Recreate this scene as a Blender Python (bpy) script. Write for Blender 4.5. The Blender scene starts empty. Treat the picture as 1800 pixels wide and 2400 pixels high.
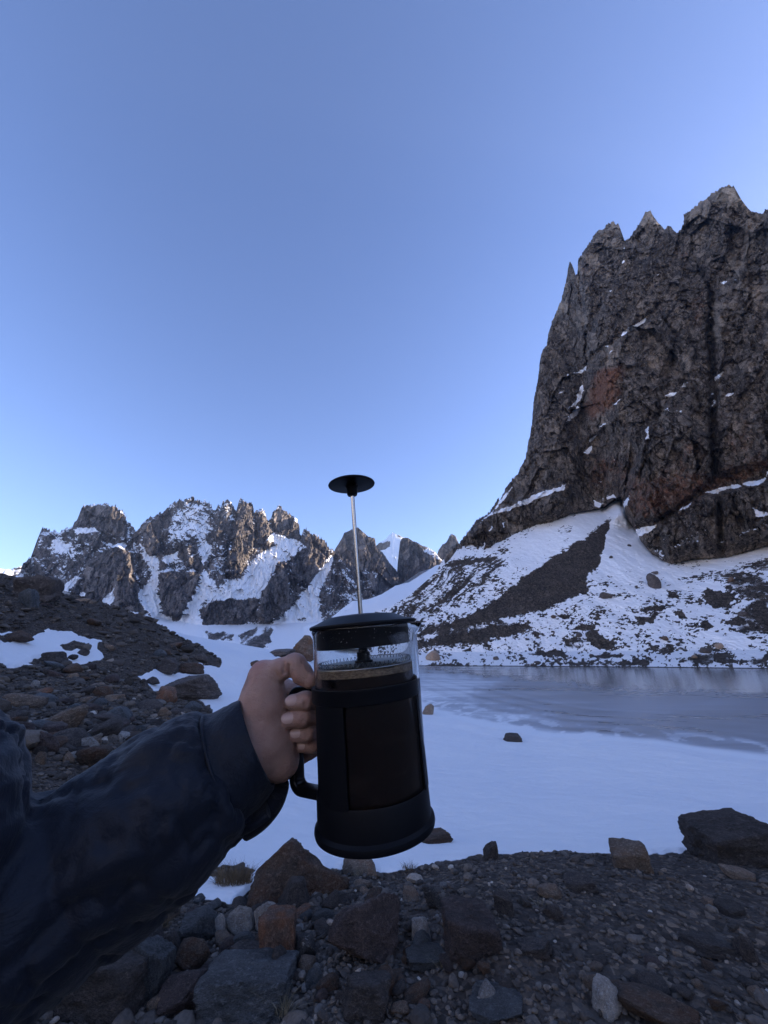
import bpy, bmesh, math, random
import numpy as np
from mathutils import Matrix, Vector
R = math.radians
rng = np.random.default_rng(7)
random.seed(7)
SC = bpy.context.scene
COL = SC.collection
# ------------------------------------------------------------------ camera
PITCH = R(20.8); FPX = 901.0; CAMZ = 4.2
CP, SP = math.cos(PITCH), math.sin(PITCH)
CAM = np.array([0, 0, CAMZ])
cd = bpy.data.cameras.new('camera'); cam = bpy.data.objects.new('camera', cd); COL.objects.link(cam)
cam.location = (0, 0, CAMZ); cam.rotation_euler = (R(90) + PITCH, 0, 0)
cd.sensor_fit = 'VERTICAL'; cd.sensor_height = 36; cd.lens = 36 * FPX / 2400
cd.clip_start = 0.02; cd.clip_end = 20000
SC.camera = cam
# ------------------------------------------------------------------ world, sun, exposure
SUN_EL, SUN_AZ = R(14.5), R(75)
w = bpy.data.worlds.new('World'); SC.world = w; w.use_nodes = True
nt = w.node_tree; nt.nodes.clear()
sky = nt.nodes.new('ShaderNodeTexSky'); sky.sky_type = 'NISHITA'; sky.sun_disc = False
sky.sun_elevation = SUN_EL; sky.sun_rotation = SUN_AZ; sky.altitude = 2200
sky.air_density = 1.0; sky.dust_density = 2.0; sky.ozone_density = 2.0
bg = nt.nodes.new('ShaderNodeBackground'); bg.inputs[1].default_value = 0.15
wo = nt.nodes.new('ShaderNodeOutputWorld')
wb = nt.nodes.new('ShaderNodeMix'); wb.data_type = 'RGBA'; wb.blend_type = 'MULTIPLY'; wb.inputs[0].default_value = 1
wb.inputs[7].default_value = (1.01, .945, 1.13, 1)              # the phone's cool white balance
nt.links.new(sky.outputs[0], wb.inputs[6]); nt.links.new(wb.outputs[2], bg.inputs[0]); nt.links.new(bg.outputs[0], wo.inputs[0])
sl = bpy.data.lights.new('sun', 'SUN'); sl.energy = 5.0; sl.angle = R(0.5); sl.color = (1, .86, .68)
so = bpy.data.objects.new('sun', sl); COL.objects.link(so)
sdir = Vector((math.sin(SUN_AZ) * math.cos(SUN_EL), math.cos(SUN_AZ) * math.cos(SUN_EL), math.sin(SUN_EL)))
so.rotation_euler = sdir.to_track_quat('Z', 'Y').to_euler(); so.location = (0, 0, 900)
vs = SC.view_settings; vs.view_transform = 'Standard'; vs.look = 'None'; vs.gamma = 1
vs.exposure = 1.25; vs.use_curve_mapping = False
SC.cycles.max_bounces = 10; SC.cycles.transmission_bounces = 10; SC.cycles.diffuse_bounces = 3
# ------------------------------------------------------------------ helpers: projection, noise, polygons
DK = 1800 / 1659.0                       # picture coordinates noted at 1659 px width
def dray(x, y):
    """unit-forward ray (x, y, z) through photo pixel (1800 px wide)"""
    a = (np.asarray(x, float) - 900) / FPX; b = (1200 - np.asarray(y, float)) / FPX
    return a, CP - SP * b, SP + CP * b
def proj(X, Y, Z):
    Zc = Z - CAMZ
    f = Y * CP + Zc * SP; u = -Y * SP + Zc * CP
    f = np.where(f < 0.05, 0.05, f)
    return 900 + FPX * X / f, 1200 - FPX * u / f
def camp(x, y, d):
    """world point at photo pixel with depth d along the optical axis"""
    a = (x - 900) / FPX; b = (1200 - y) / FPX
    return np.array([a * d, d * CP - b * d * SP, CAMZ + d * SP + b * d * CP])
def azt(x, y):
    a, f, z = dray(x, y)
    return np.arctan2(a, f), z / np.hypot(a, f)
def azt_px(az, t):
    return proj(np.sin(az) * 1000, np.cos(az) * 1000, CAMZ + t * 1000)
_g = np.random.default_rng(3).normal(size=(256, 3)).astype(np.float32); _g /= np.linalg.norm(_g, axis=1)[:, None]
_p = np.random.default_rng(4).permutation(256).astype(np.int32); _p = np.concatenate([_p, _p, _p])
def perlin(x, y, z):
    x = np.asarray(x, np.float32); y = np.broadcast_to(np.asarray(y, np.float32), x.shape); z = np.broadcast_to(np.asarray(z, np.float32), x.shape)
    xi = np.floor(x); yi = np.floor(y); zi = np.floor(z)
    fx, fy, fz = x - xi, y - yi, z - zi
    X = xi.astype(np.int32) & 255; Y = yi.astype(np.int32) & 255; Zi = zi.astype(np.int32) & 255
    u = fx * fx * fx * (fx * (fx * 6 - 15) + 10); v = fy * fy * fy * (fy * (fy * 6 - 15) + 10); ww = fz * fz * fz * (fz * (fz * 6 - 15) + 10)
    out = 0
    for dx in (0, 1):
        wx = u if dx else 1 - u
        px = _p[X + dx]
        for dy in (0, 1):
            wy = v if dy else 1 - v
            py = _p[px + Y + dy]
            for dz in (0, 1):
                g = _g[_p[py + Zi + dz]]
                wz = ww if dz else 1 - ww
                out = out + wx * wy * wz * (g[..., 0] * (fx - dx) + g[..., 1] * (fy - dy) + g[..., 2] * (fz - dz))
    return out * 1.5
def fbm(x, y, z, o=4, lac=2.03, gain=.5):
    a = 1.0; s = 0; n = 0
    for i in range(o):
        s = s + a * perlin(x + 17.3 * i, y + 5.1 * i, z - 9.7 * i); n += a
        x = x * lac; y = y * lac; z = z * lac if not np.isscalar(z) else z * lac; a *= gain
    return s / n
def ridged(x, y, z, o=4, lac=2.03, gain=.5):
    a = 1.0; s = 0; n = 0
    for i in range(o):
        s = s + a * (1 - 2 * np.abs(perlin(x + 11.3 * i, y - 7.1 * i, z + 3.7 * i))); n += a
        x = x * lac; y = y * lac; z = z * lac; a *= gain
    return s / n
def facets(X, Z, sx, sz, seed, tilt=.5, step=.4):
    """angular broken faces: every cell is a little tilted plane; returns (offset in cell units, random tone)"""
    u = np.asarray(X, np.float32) / sx + seed * 7.31; v = np.asarray(Z, np.float32) / sz + seed * 3.17
    iu = np.floor(u).astype(np.int32); iv = np.floor(v).astype(np.int32)
    best = np.full(u.shape, 9e9, np.float32); off = np.zeros(u.shape, np.float32); tone = np.zeros(u.shape, np.float32)
    tab = np.random.default_rng(int(seed * 100) + 1).random((256, 6)).astype(np.float32)
    for di in (-1, 0, 1):
        for dj in (-1, 0, 1):
            h = tab[_p[(_p[(iu + di) & 255] + iv + dj) & 255]]
            cu = u - (iu + di + h[..., 0]); cv = v - (iv + dj + h[..., 1]); d2 = cu * cu + cv * cv
            m = d2 < best; best = np.where(m, d2, best)
            off = np.where(m, (h[..., 2] - .5) * 2 * tilt * cu + (h[..., 3] - .5) * 2 * tilt * cv + (h[..., 4] - .5) * step, off); tone = np.where(m, h[..., 5], tone)
    return off, tone
def sstep(a, b, x):
    t = np.clip((x - a) / (b - a), 0, 1); return t * t * (3 - 2 * t)
def polysd(px, py, pts):
    """signed distance (inside +) of points to polygon"""
    P = np.asarray(pts, float); n = len(P)
    out = np.full(px.shape, -1e3)
    lo = P.min(0) - 60; hi = P.max(0) + 60
    m = (px > lo[0]) & (px < hi[0]) & (py > lo[1]) & (py < hi[1])
    x = px[m]; y = py[m]
    if x.size == 0: return out
    d2 = np.full(x.shape, 1e12); ins = np.zeros(x.shape, bool)
    for i in range(n):
        a = P[i]; b = P[(i + 1) % n]; e = b - a
        L = max(e @ e, 1e-9)
        t = np.clip(((x - a[0]) * e[0] + (y - a[1]) * e[1]) / L, 0, 1)
        d2 = np.minimum(d2, (x - a[0] - t * e[0]) ** 2 + (y - a[1] - t * e[1]) ** 2)
        c = (a[1] > y) != (b[1] > y)
        with np.errstate(divide='ignore', invalid='ignore'):
            ins ^= c & (x < e[0] * (y - a[1]) / (e[1] if e[1] else 1e-9) + a[0])
    d = np.sqrt(d2); out[m] = np.where(ins, d, -d)
    return out
def D_(pts): return [(a * DK, b * DK) for a, b in pts]              # 1659-wide view -> photo px
def Z1(pts): return [(a / 2.304, 1100 + b / 2.304) for a, b in pts]
def Z2(pts): return [(640 + a / 2.514, 1150 + b / 2.514) for a, b in pts]
def Z3(pts): return [(1100 + a / 2.37, 400 + b / 2.37) for a, b in pts]
def Z4(pts): return [(900 + a / 1.843, 1150 + b / 1.843) for a, b in pts]
def Z5(pts): return [(a / 2.765, 1340 + b / 2.765) for a, b in pts]
# ------------------------------------------------------------------ helpers: objects
def tag(o, label=None, cat=None, group=None, kind=None):
    if label: o['label'] = label
    if cat: o['category'] = cat
    if group: o['group'] = group
    if kind: o['kind'] = kind
    return o
def mesh_np(name, V, F, mat, smooth=True, attrs=None):
    me = bpy.data.meshes.new(name)
    V = np.asarray(V, np.float32).reshape(-1, 3); F = np.asarray(F, np.int32)
    k = F.shape[1]; n = len(F)
    me.vertices.add(len(V)); me.vertices.foreach_set('co', V.ravel())
    me.loops.add(n * k); me.loops.foreach_set('vertex_index', F.ravel())
    me.polygons.add(n); me.polygons.foreach_set('loop_start', np.arange(0, n * k, k, dtype=np.int32))
    me.polygons.foreach_set('use_smooth', np.full(n, smooth))
    for k2, a in (attrs or {}).items():
        at = me.attributes.new(k2, 'FLOAT', 'POINT'); at.data.foreach_set('value', np.asarray(a, np.float32).ravel())
    me.update(calc_edges=True); me.validate()
    me.materials.append(mat)
    return me
def link(name, me, parent=None, loc=None):
    o = bpy.data.objects.new(name, me); COL.objects.link(o)
    if parent: o.parent = parent
    if loc is not None: o.location = loc
    return o
def empty(name, loc=(0, 0, 0)):
    o = bpy.data.objects.new(name, None); COL.objects.link(o); o.location = loc; o.empty_display_size = .05
    return o
def gridfaces(nr, nc, wrap=False):
    i = np.arange(nr - 1)[:, None]; j = np.arange(nc if wrap else nc - 1)[None, :]
    j2 = (j + 1) % nc
    a = i * nc + j; b = i * nc + j2; c = (i + 1) * nc + j2; d = (i + 1) * nc + j
    return np.stack([a, b, c, d], -1).reshape(-1, 4)
# ------------------------------------------------------------------ helpers: materials
class NB:
    def __init__(s, name):
        s.m = bpy.data.materials.new(name); s.m.use_nodes = True; s.t = s.m.node_tree; s.t.nodes.clear()
        s.out = s.n('ShaderNodeOutputMaterial'); s.co = s.n('ShaderNodeTexCoord')
    def n(s, typ, **kw):
        x = s.t.nodes.new(typ)
        for k, v in kw.items(): setattr(x, k, v)
        return x
    def l(s, a, b): s.t.links.new(a, b)
    def set(s, sock, v):
        if hasattr(v, 'is_linked') or isinstance(v, bpy.types.NodeSocket): s.l(v, sock)
        else: sock.default_value = v
    def noise(s, scale, det=4, rough=.55, vec=None, stretch=None, dist=0):
        x = s.n('ShaderNodeTexNoise'); x.inputs['Scale'].default_value = scale; x.inputs['Detail'].default_value = det
        x.inputs['Roughness'].default_value = rough; x.inputs['Distortion'].default_value = dist
        v = vec or s.co.outputs['Object']
        if stretch:
            mp = s.n('ShaderNodeMapping'); mp.inputs['Scale'].default_value = stretch; s.l(v, mp.inputs[0]); v = mp.outputs[0]
        s.l(v, x.inputs['Vector']); return x.outputs['Fac']
    def vor(s, scale, feat='F1', out='Distance', vec=None):
        x = s.n('ShaderNodeTexVoronoi', feature=feat); x.inputs['Scale'].default_value = scale
        s.l(vec or s.co.outputs['Object'], x.inputs['Vector']); return x.outputs[out]
    def attr(s, name):
        x = s.n('ShaderNodeAttribute'); x.attribute_name = name; return x.outputs['Fac']
    def math(s, op, a, b=0.0, clamp=False):
        x = s.n('ShaderNodeMath', operation=op, use_clamp=clamp); s.set(x.inputs[0], a); s.set(x.inputs[1], b); return x.outputs[0]
    def ramp(s, f, stops):
        x = s.n('ShaderNodeValToRGB'); e = x.color_ramp.elements
        while len(e) < len(stops): e.new(.5)
        for i, (p, c) in enumerate(stops):
            e[i].position = p; e[i].color = (c, c, c, 1) if isinstance(c, (int, float)) else (*c, 1)
        s.l(f, x.inputs[0]); return x.outputs[0]
    def step(s, f, a, b):
        x = s.n('ShaderNodeMapRange', interpolation_type='SMOOTHSTEP'); s.set(x.inputs[0], f)
        x.inputs[1].default_value = a; x.inputs[2].default_value = b; return x.outputs[0]
    def mix(s, f, a, b, mode='MIX'):
        x = s.n('ShaderNodeMix', data_type='RGBA', blend_type=mode); s.set(x.inputs[0], f)
        for i, v in ((6, a), (7, b)):
            if isinstance(v, tuple): x.inputs[i].default_value = (*v, 1)
            else: s.l(v, x.inputs[i])
        return x.outputs[2]
    def bump(s, h, strength, dist, prev=None):
        x = s.n('ShaderNodeBump'); s.set(x.inputs['Strength'], strength); x.inputs['Distance'].default_value = dist; s.l(h, x.inputs['Height'])
        if prev: s.l(prev, x.inputs['Normal'])
        return x.outputs[0]
    def bsdf(s, color=None, rough=.6, normal=None, **kw):
        x = s.n('ShaderNodeBsdfPrincipled')
        if isinstance(color, tuple): x.inputs['Base Color'].default_value = (*color, 1)
        elif color is not None: s.l(color, x.inputs['Base Color'])
        s.set(x.inputs['Roughness'], rough)
        if normal: s.l(normal, x.inputs['Normal'])
        for k, v in kw.items():
            s.set(x.inputs[k.replace('_', ' ')], v)
        return x.outputs[0]
    def fin(s, sh): s.l(sh, s.out.inputs[0]); return s.m

def mat_mountain(name, c0, c1, crust, ctan, sc, bumpd, snowc=(.90, .89, .89)):
    """sc: metres per unit of medium detail"""
    b = NB(name)
    big = b.noise(1 / (sc * 6), 5, .6); med = b.noise(1 / sc, 8, .65, stretch=(1, 1, .45)); fine = b.noise(5 / sc, 8, .7)
    streak = b.noise(1.6 / sc, 6, .65, stretch=(1, 1, .12))
    col = b.mix(b.step(med, .35, .68), c0, c1)
    col = b.mix(b.math('MULTIPLY', b.step(big, .45, .68), .55), col, ctan)
    col = b.mix(b.math('MULTIPLY', b.step(streak, .5, .7), .45), col, tuple(v * .5 for v in c0))
    mpb = b.n('ShaderNodeMapping'); mpb.inputs['Scale'].default_value = (1, 1, .5); b.l(b.co.outputs['Object'], mpb.inputs[0])
    wn = b.n('ShaderNodeTexNoise'); wn.inputs['Scale'].default_value = 1.2 / sc; wn.inputs['Detail'].default_value = 4; b.l(mpb.outputs[0], wn.inputs['Vector'])
    wm_ = b.n('ShaderNodeVectorMath', operation='MULTIPLY_ADD'); b.l(wn.outputs['Color'], wm_.inputs[0]); wm_.inputs[1].default_value = (sc * 1.6,) * 3; b.l(mpb.outputs[0], wm_.inputs[2])
    vc = b.n('ShaderNodeTexVoronoi'); vc.inputs['Scale'].default_value = .75 / sc; b.l(wm_.outputs[0], vc.inputs['Vector'])
    vs_ = b.n('ShaderNodeSeparateColor'); b.l(vc.outputs['Color'], vs_.inputs[0])
    vc2 = b.n('ShaderNodeTexVoronoi'); vc2.inputs['Scale'].default_value = 2.1 / sc; b.l(wm_.outputs[0], vc2.inputs['Vector'])
    vs2 = b.n('ShaderNodeSeparateColor'); b.l(vc2.outputs['Color'], vs2.inputs[0])
    col = b.mix(b.math('MULTIPLY', vs_.outputs[0], .40), col, tuple(v * .35 for v in c0)); col = b.mix(b.math('MULTIPLY', b.step(vs2.outputs[1], .5, .95), .6), col, ctan)
    crk = b.n('ShaderNodeTexVoronoi', feature='DISTANCE_TO_EDGE'); crk.inputs['Scale'].default_value = .75 / sc; b.l(wm_.outputs[0], crk.inputs['Vector'])
    col = b.mix(b.step(crk.outputs['Distance'], .07, .01), col, tuple(v * .25 for v in c0))
    tn = b.attr('tone')
    col = b.mix(b.step(tn, .62, 1.0), col, ctan); col = b.mix(b.math('MULTIPLY', b.step(tn, .42, .0), .75), col, tuple(v * .42 for v in c0))
    ru = b.attr('rust'); pat0 = b.noise(1.5 / sc, 8, .75, stretch=(1, 1, .7), dist=.8)
    col = b.mix(b.math('MULTIPLY', b.step(b.math('ADD', ru, b.math('MULTIPLY', b.math('SUBTRACT', pat0, .5), 2.2)), .30, .95), .75), col, crust)
    pat = b.noise(2.4 / sc, 7, .72, stretch=(1, 1, .6), dist=.7)
    col = b.mix(b.math('MULTIPLY', b.step(pat, .54, .68), .7), col, ctan)
    col = b.mix(b.step(fine, .36, .6), b.mix(.62, col, (0, 0, 0)), col)
    col = b.mix(b.math('MULTIPLY', b.step(b.noise(9 / sc, 6, .75), .58, .68), .6), col, tuple(min(1, v * 1.35) for v in ctan))
    sn = b.math('ADD', b.attr('snow'), b.math('MULTIPLY', b.math('SUBTRACT', fine, .5), .5))
    m = b.step(sn, .44, .56)
    col = b.mix(m, col, snowc)
    h = b.math('ADD', b.math('ADD', b.math('MULTIPLY', med, 1.0), b.math('MULTIPLY', fine, .35)), b.math('MULTIPLY', b.math('ADD', vs_.outputs[1], vs2.outputs[0]), .22))
    strength = b.math('SUBTRACT', 1.0, b.math('MULTIPLY', m, .9))
    nrm = b.bump(h, strength, bumpd)
    return b.fin(b.bsdf(col, .85, nrm, Specular_IOR_Level=.2))
M = {}
M['far'] = mat_mountain('far_rock_snow', (.115, .096, .088), (.25, .21, .19), (.20, .115, .075), (.36, .30, .26), 14, 7)
M['cliff'] = mat_mountain('cliff_rock', (.105, .082, .068), (.225, .178, .145), (.34, .13, .062), (.42, .33, .25), 7, 5)
M['talus'] = mat_mountain('talus_scree', (.064, .051, .044), (.122, .098, .083), (.18, .105, .065), (.21, .165, .125), 2.2, 1.0)

def mat_ground():
    b = NB('moraine_gravel_snow')
    med = b.noise(.7, 6, .6); fine = b.noise(14, 8, .7); cells = b.vor(26); cells2 = b.vor(9)
    vcol = b.n('ShaderNodeTexVoronoi'); vcol.inputs['Scale'].default_value = 26; b.l(b.co.outputs['Object'], vcol.inputs['Vector'])
    sep = b.n('ShaderNodeSeparateColor'); b.l(vcol.outputs['Color'], sep.inputs[0])
    col = b.mix(sep.outputs[0], (.058, .046, .039), (.142, .115, .096))
    col = b.mix(b.math('MULTIPLY', b.step(sep.outputs[1], .82, .95), .8), col, (.30, .225, .165))
    col = b.mix(b.math('MULTIPLY', b.step(med, .5, .75), .5), col, (.075, .052, .042))
    col = b.mix(b.step(fine, .3, .7), b.mix(.5, col, (0, 0, 0)), col)
    far = b.noise(2.5, 9, .75)
    sn = b.math('ADD', b.attr('snow'), b.math('MULTIPLY', b.math('SUBTRACT', far, .5), .35))
    m = b.step(sn, .42, .56)
    thin = b.noise(.16, 6, .6)
    snowc = b.mix(b.step(thin, .3, .75), (.86, .86, .88), (.93, .92, .91))
    col = b.mix(m, col, snowc)
    h = b.math('ADD', b.math('MULTIPLY', cells, -1.0), b.math('ADD', b.math('MULTIPLY', cells2, -1.2), fine))
    n1 = b.bump(h, b.math('SUBTRACT', 1.0, m), .035)
    sb = b.math('ADD', b.math('ADD', b.noise(1.1, 7, .62, stretch=(1, 1.7, 1)), b.math('MULTIPLY', b.noise(7, 5, .6, stretch=(1, 2.2, 1)), .16)), b.math('MULTIPLY', b.noise(42, 5, .7), .07))
    n2 = b.bump(sb, b.math('MULTIPLY', m, .8), .16, n1)
    return b.fin(b.bsdf(col, b.math('ADD', .9, b.math('MULTIPLY', m, -.25)), n2, Specular_IOR_Level=.25))
M['ground'] = mat_ground()
def mat_ice():
    b = NB('frozen_lake_ice')
    fr = b.attr('frost')
    st = b.noise(.10, 8, .62, stretch=(.30, 1.5, 1), dist=.6); st2 = b.noise(.55, 7, .65, stretch=(.22, 1.6, 1))
    f = b.math('ADD', fr, b.math('ADD', b.math('MULTIPLY', b.math('SUBTRACT', st, .5), .75), b.math('MULTIPLY', b.math('SUBTRACT', st2, .5), .22)))
    f = b.step(f, .0, .95)
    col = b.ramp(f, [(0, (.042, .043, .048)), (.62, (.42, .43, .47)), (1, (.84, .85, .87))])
    ro = b.math('ADD', .13, b.math('MULTIPLY', f, .5))
    crack = b.noise(1.2, 8, .7)
    n = b.bump(crack, b.math('ADD', .03, b.math('MULTIPLY', f, .15)), .06)
    return b.fin(b.bsdf(col, ro, n, IOR=1.31, Specular_IOR_Level=.5))
M['ice'] = mat_ice()
def mat_plainsnow():
    b = NB('valley_snow')
    return b.fin(b.bsdf(b.mix(b.step(b.noise(.01, 8, .7), .45, .6), (.8, .82, .86), (.7, .73, .78)), .8, b.bump(b.noise(.05, 6), .5, 2)))
M['vsnow'] = mat_plainsnow()
def mat_stone(name, c0, c1, rust=None, streak=None, rough=.8):
    b = NB(name)
    oi = b.n('ShaderNodeObjectInfo'); add = b.n('ShaderNodeVectorMath', operation='ADD')
    mul = b.n('ShaderNodeVectorMath', operation='SCALE'); b.l(oi.outputs['Location'], mul.inputs[0]); mul.inputs['Scale'].default_value = 3.7
    b.l(b.co.outputs['Object'], add.inputs[0]); b.l(mul.outputs[0], add.inputs[1]); v = add.outputs[0]
    n1 = b.noise(2.2, 8, .65, v); n2 = b.noise(9, 8, .7, v); n3 = b.noise(34, 5, .7, v)
    col = b.mix(b.step(n1, .3, .7), c0, c1)
    if rust: col = b.mix(b.step(b.noise(1.4, 6, .6, v), .42, .62), col, rust)
    if streak: col = b.mix(b.step(b.noise(2.6, 6, .6, v, stretch=(1, 1, 5), dist=1.0), .58, .66), col, streak)
    col = b.mix(b.math('MULTIPLY', b.step(n2, .5, .66), .6), col, tuple(min(1, c * 2.0) for c in c1))
    col = b.mix(b.math('MULTIPLY', b.step(b.noise(16, 6, .75, v, dist=.5), .60, .68), .55), col, tuple(min(1, c * 2.6 + .02) for c in c1))
    col = b.mix(b.step(n3, .34, .58), b.mix(.55, col, (0, 0, 0)), col)
    hsv = b.n('ShaderNodeHueSaturation'); b.l(col, hsv.inputs['Color'])
    b.l(b.math('ADD', .72, b.math('MULTIPLY', oi.outputs['Random'], .6)), hsv.inputs['Value'])
    h = b.math('ADD', b.math('MULTIPLY', n2, .7), b.math('ADD', n1, b.math('MULTIPLY', n3, .22)))
    return b.fin(b.bsdf(hsv.outputs[0], rough, b.bump(h, 1.0, .14), Specular_IOR_Level=.35))
M['dark'] = mat_stone('dark_stone', (0.064, 0.051, 0.046), (0.134, 0.109, 0.096))
M['brown'] = mat_stone('brown_stone', (0.088, 0.063, 0.047), (0.184, 0.128, 0.096), rust=(0.160, 0.083, 0.047))
M['rust'] = mat_stone('rusty_stone', (0.128, 0.083, 0.063), (0.255, 0.158, 0.112), rust=(0.285, 0.128, 0.068))
M['purple'] = mat_stone('purplish_stone', (0.077, 0.055, 0.051), (0.151, 0.108, 0.096))
M['blue'] = mat_stone('bluish_slate', (0.066, 0.069, 0.071), (0.133, 0.137, 0.140), rough=.6)
M['pale'] = mat_stone('pale_granite', (0.385, 0.333, 0.293), (0.729, 0.648, 0.567))
M['tan'] = mat_stone('tan_stone', (0.202, 0.155, 0.118), (0.420, 0.319, 0.244), rust=(0.336, 0.218, 0.143))
M['white'] = mat_stone('white_quartz', (0.473, 0.462, 0.452), (0.683, 0.672, 0.651))
M['striped'] = mat_stone('striped_stone', (0.068, 0.061, 0.061), (0.135, 0.119, 0.108), streak=(0.513, 0.486, 0.446))
def mat_gravel():
    b = NB('loose_gravel')
    t = b.attr('tint')
    col = b.ramp(t, [(0, (.052, .043, .037)), (.45, (.118, .098, .084)), (.70, (.175, .140, .112)), (.84, (.15, .138, .126)), (.91, (.30, .24, .19)), (1, (.62, .55, .47))])
    n2 = b.noise(40, 6, .7)
    col = b.mix(b.step(n2, .3, .65), b.mix(.4, col, (0, 0, 0)), col)
    return b.fin(b.bsdf(col, .85, b.bump(n2, .8, .012), Specular_IOR_Level=.3))
M['gravel'] = mat_gravel()
def simple(name, c, r, **kw):
    b = NB(name); return b.fin(b.bsdf(c, r, None, **kw))
# ------------------------------------------------------------------ mountain sheets
def skyline(pts, naz, rough=0.0, seed=0, freq=60, ext=()):
    """traced crest -> per-column (az, tan elevation)"""
    P = np.array(pts, float); az, t = azt(P[:, 0], P[:, 1])
    o = np.maximum.accumulate(az + np.arange(len(az)) * 1e-7)
    A = np.linspace(o[0], o[-1], naz)
    if len(ext):                                           # goes on beyond the picture (degrees, tan elevation)
        E = np.array(ext); o = np.append(o, np.radians(E[:, 0])); t = np.append(t, E[:, 1])
        A = np.append(A, np.linspace(A[-1], o[-1], 60)[1:])
    T = np.interp(A, o, t)
    if rough:
        x = A * freq
        T = T + rough * (fbm(x, np.full_like(x, seed * 3.3), 0.5, 5, gain=.6))
    return A, T
def paint(px, py, feats, warp=5.0, seed=0.0):
    """sum of soft polygons: list of (pts, value, softness px)"""
    wx = px + warp * fbm(px / 16, py / 16, 3.1 + seed, 3); wy = py + warp * fbm(px / 16, py / 16, 8.7 + seed, 3)
    out = np.zeros(px.shape)
    for pts, v, s in feats:
        sd = polysd(wx, wy, pts)
        out += v * sstep(-s, s, sd)
    return out
TONE = {}
def sheet(name, mat, A, Ttop, Tbase, nrow, depth, relief, snowf, rustf, back, kind='structure', skirt=None):
    """rows run from the foot to the crest, then over the crest and down the far side"""
    T = np.linspace(Tbase.min(), Ttop.max(), nrow)[:, None]
    T = np.clip(T, Tbase[None], Ttop[None]); AZ = np.broadcast_to(A[None], T.shape)
    v = (T - Tbase[None]) / np.maximum(Ttop - Tbase, 1e-6)[None]
    D = depth(AZ, T, v)
    px, py = azt_px(AZ, T)
    D = D + relief(AZ, T, D, v, px, py)
    X = D * np.sin(AZ); Y = D * np.cos(AZ); Z = CAMZ + D * T
    P = np.stack([X, Y, Z], -1)
    du = np.gradient(P, axis=1); dv = np.gradient(P, axis=0)
    N = np.cross(du, dv); N /= np.linalg.norm(N, axis=-1)[..., None] + 1e-9
    N = np.where(np.abs(N).sum(-1, keepdims=True) < .5, np.array([0, -.9, .3]), N)
    snow = snowf(P, N, px, py, v); rust = rustf(P, N, px, py, v)
    rows = [P]; sn = [snow]; ru = [rust]; tone = TONE.pop('t') if 't' in TONE else np.full(T.shape, .5); tn = [tone]
    if skirt:                                              # the foot runs on back into the slope
        Db, Tb = D[0] + skirt[0], T[0] - skirt[1]
        rows.insert(0, np.stack([Db * np.sin(A), Db * np.cos(A), CAMZ + Db * Tb], -1)[None]); sn.insert(0, snow[:1]); ru.insert(0, rust[:1]); tn.insert(0, tone[:1])
    top = P[-1]; Dt = D[-1]
    for dd, hf in back:                                   # the far side: real thickness
        Db = Dt + dd
        zb = np.where(hf > 0, (top[:, 2]) * hf, -3.0)
        rows.append(np.stack([Db * np.sin(A), Db * np.cos(A), zb], -1)[None]); sn.append(np.full((1, len(A)), .7)); ru.append(np.zeros((1, len(A)))); tn.append(tone[-1:])
    V = np.concatenate(rows, 0); nr = V.shape[0]
    me = mesh_np(name, V.reshape(-1, 3), gridfaces(nr, len(A))[:, ::1], M[mat], True, {'snow': np.concatenate(sn, 0), 'rust': np.concatenate(ru, 0), 'tone': np.concatenate(tn, 0)})
    o = link(name, me); o['kind'] = kind
    return o, P
def blur(a, n):
    k = np.hanning(2 * n + 3)[1:-1]; return np.convolve(np.pad(a, n, 'edge'), k / k.sum(), 'valid')
def runmin(a, n):
    p = np.pad(a, n, 'edge'); return np.min(np.stack([p[i:i + len(a)] for i in range(2 * n + 1)]), 0)
def slope_depth(D1, h1, tans, T):
    return (D1 - h1 / tans) / np.maximum(1 - T / tans, .15)

# ---- the far range -------------------------------------------------
far_sky = Z1([(120,520),(140,505),(165,480),(180,440),(205,370),(225,325),(250,322),(270,340),(290,333),(300,345),(340,340),(350,330),(360,322),(390,320),(400,290),(420,265),(440,210),(460,197),(490,196),(505,206),(530,197),(575,195),(605,206),(625,205),(640,225),(660,225),(675,250),(680,300),(700,300),(715,312),(735,342),(750,335),(760,302),(800,275),(840,255),(880,235),(910,210),(940,185),(975,170),(1000,172),(1040,160),(1070,175),(1110,180),(1140,195),(1148,225),(1165,225),(1180,190),(1190,215),(1205,175),(1235,170),(1260,205),(1275,235),(1290,175),(1305,172),(1320,185),(1350,180),(1365,200),(1370,240),(1385,225),(1410,215),(1430,238),(1450,280),(1460,275),(1470,245),(1495,215),(1510,198),(1530,225),(1570,250),(1600,270),(1615,310),(1620,352)]) + \
    Z2([(165,268),(180,240),(195,228),(215,250),(235,257),(260,275),(290,290),(315,320),(325,345),(350,362),(420,420),(600,500)])
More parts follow.
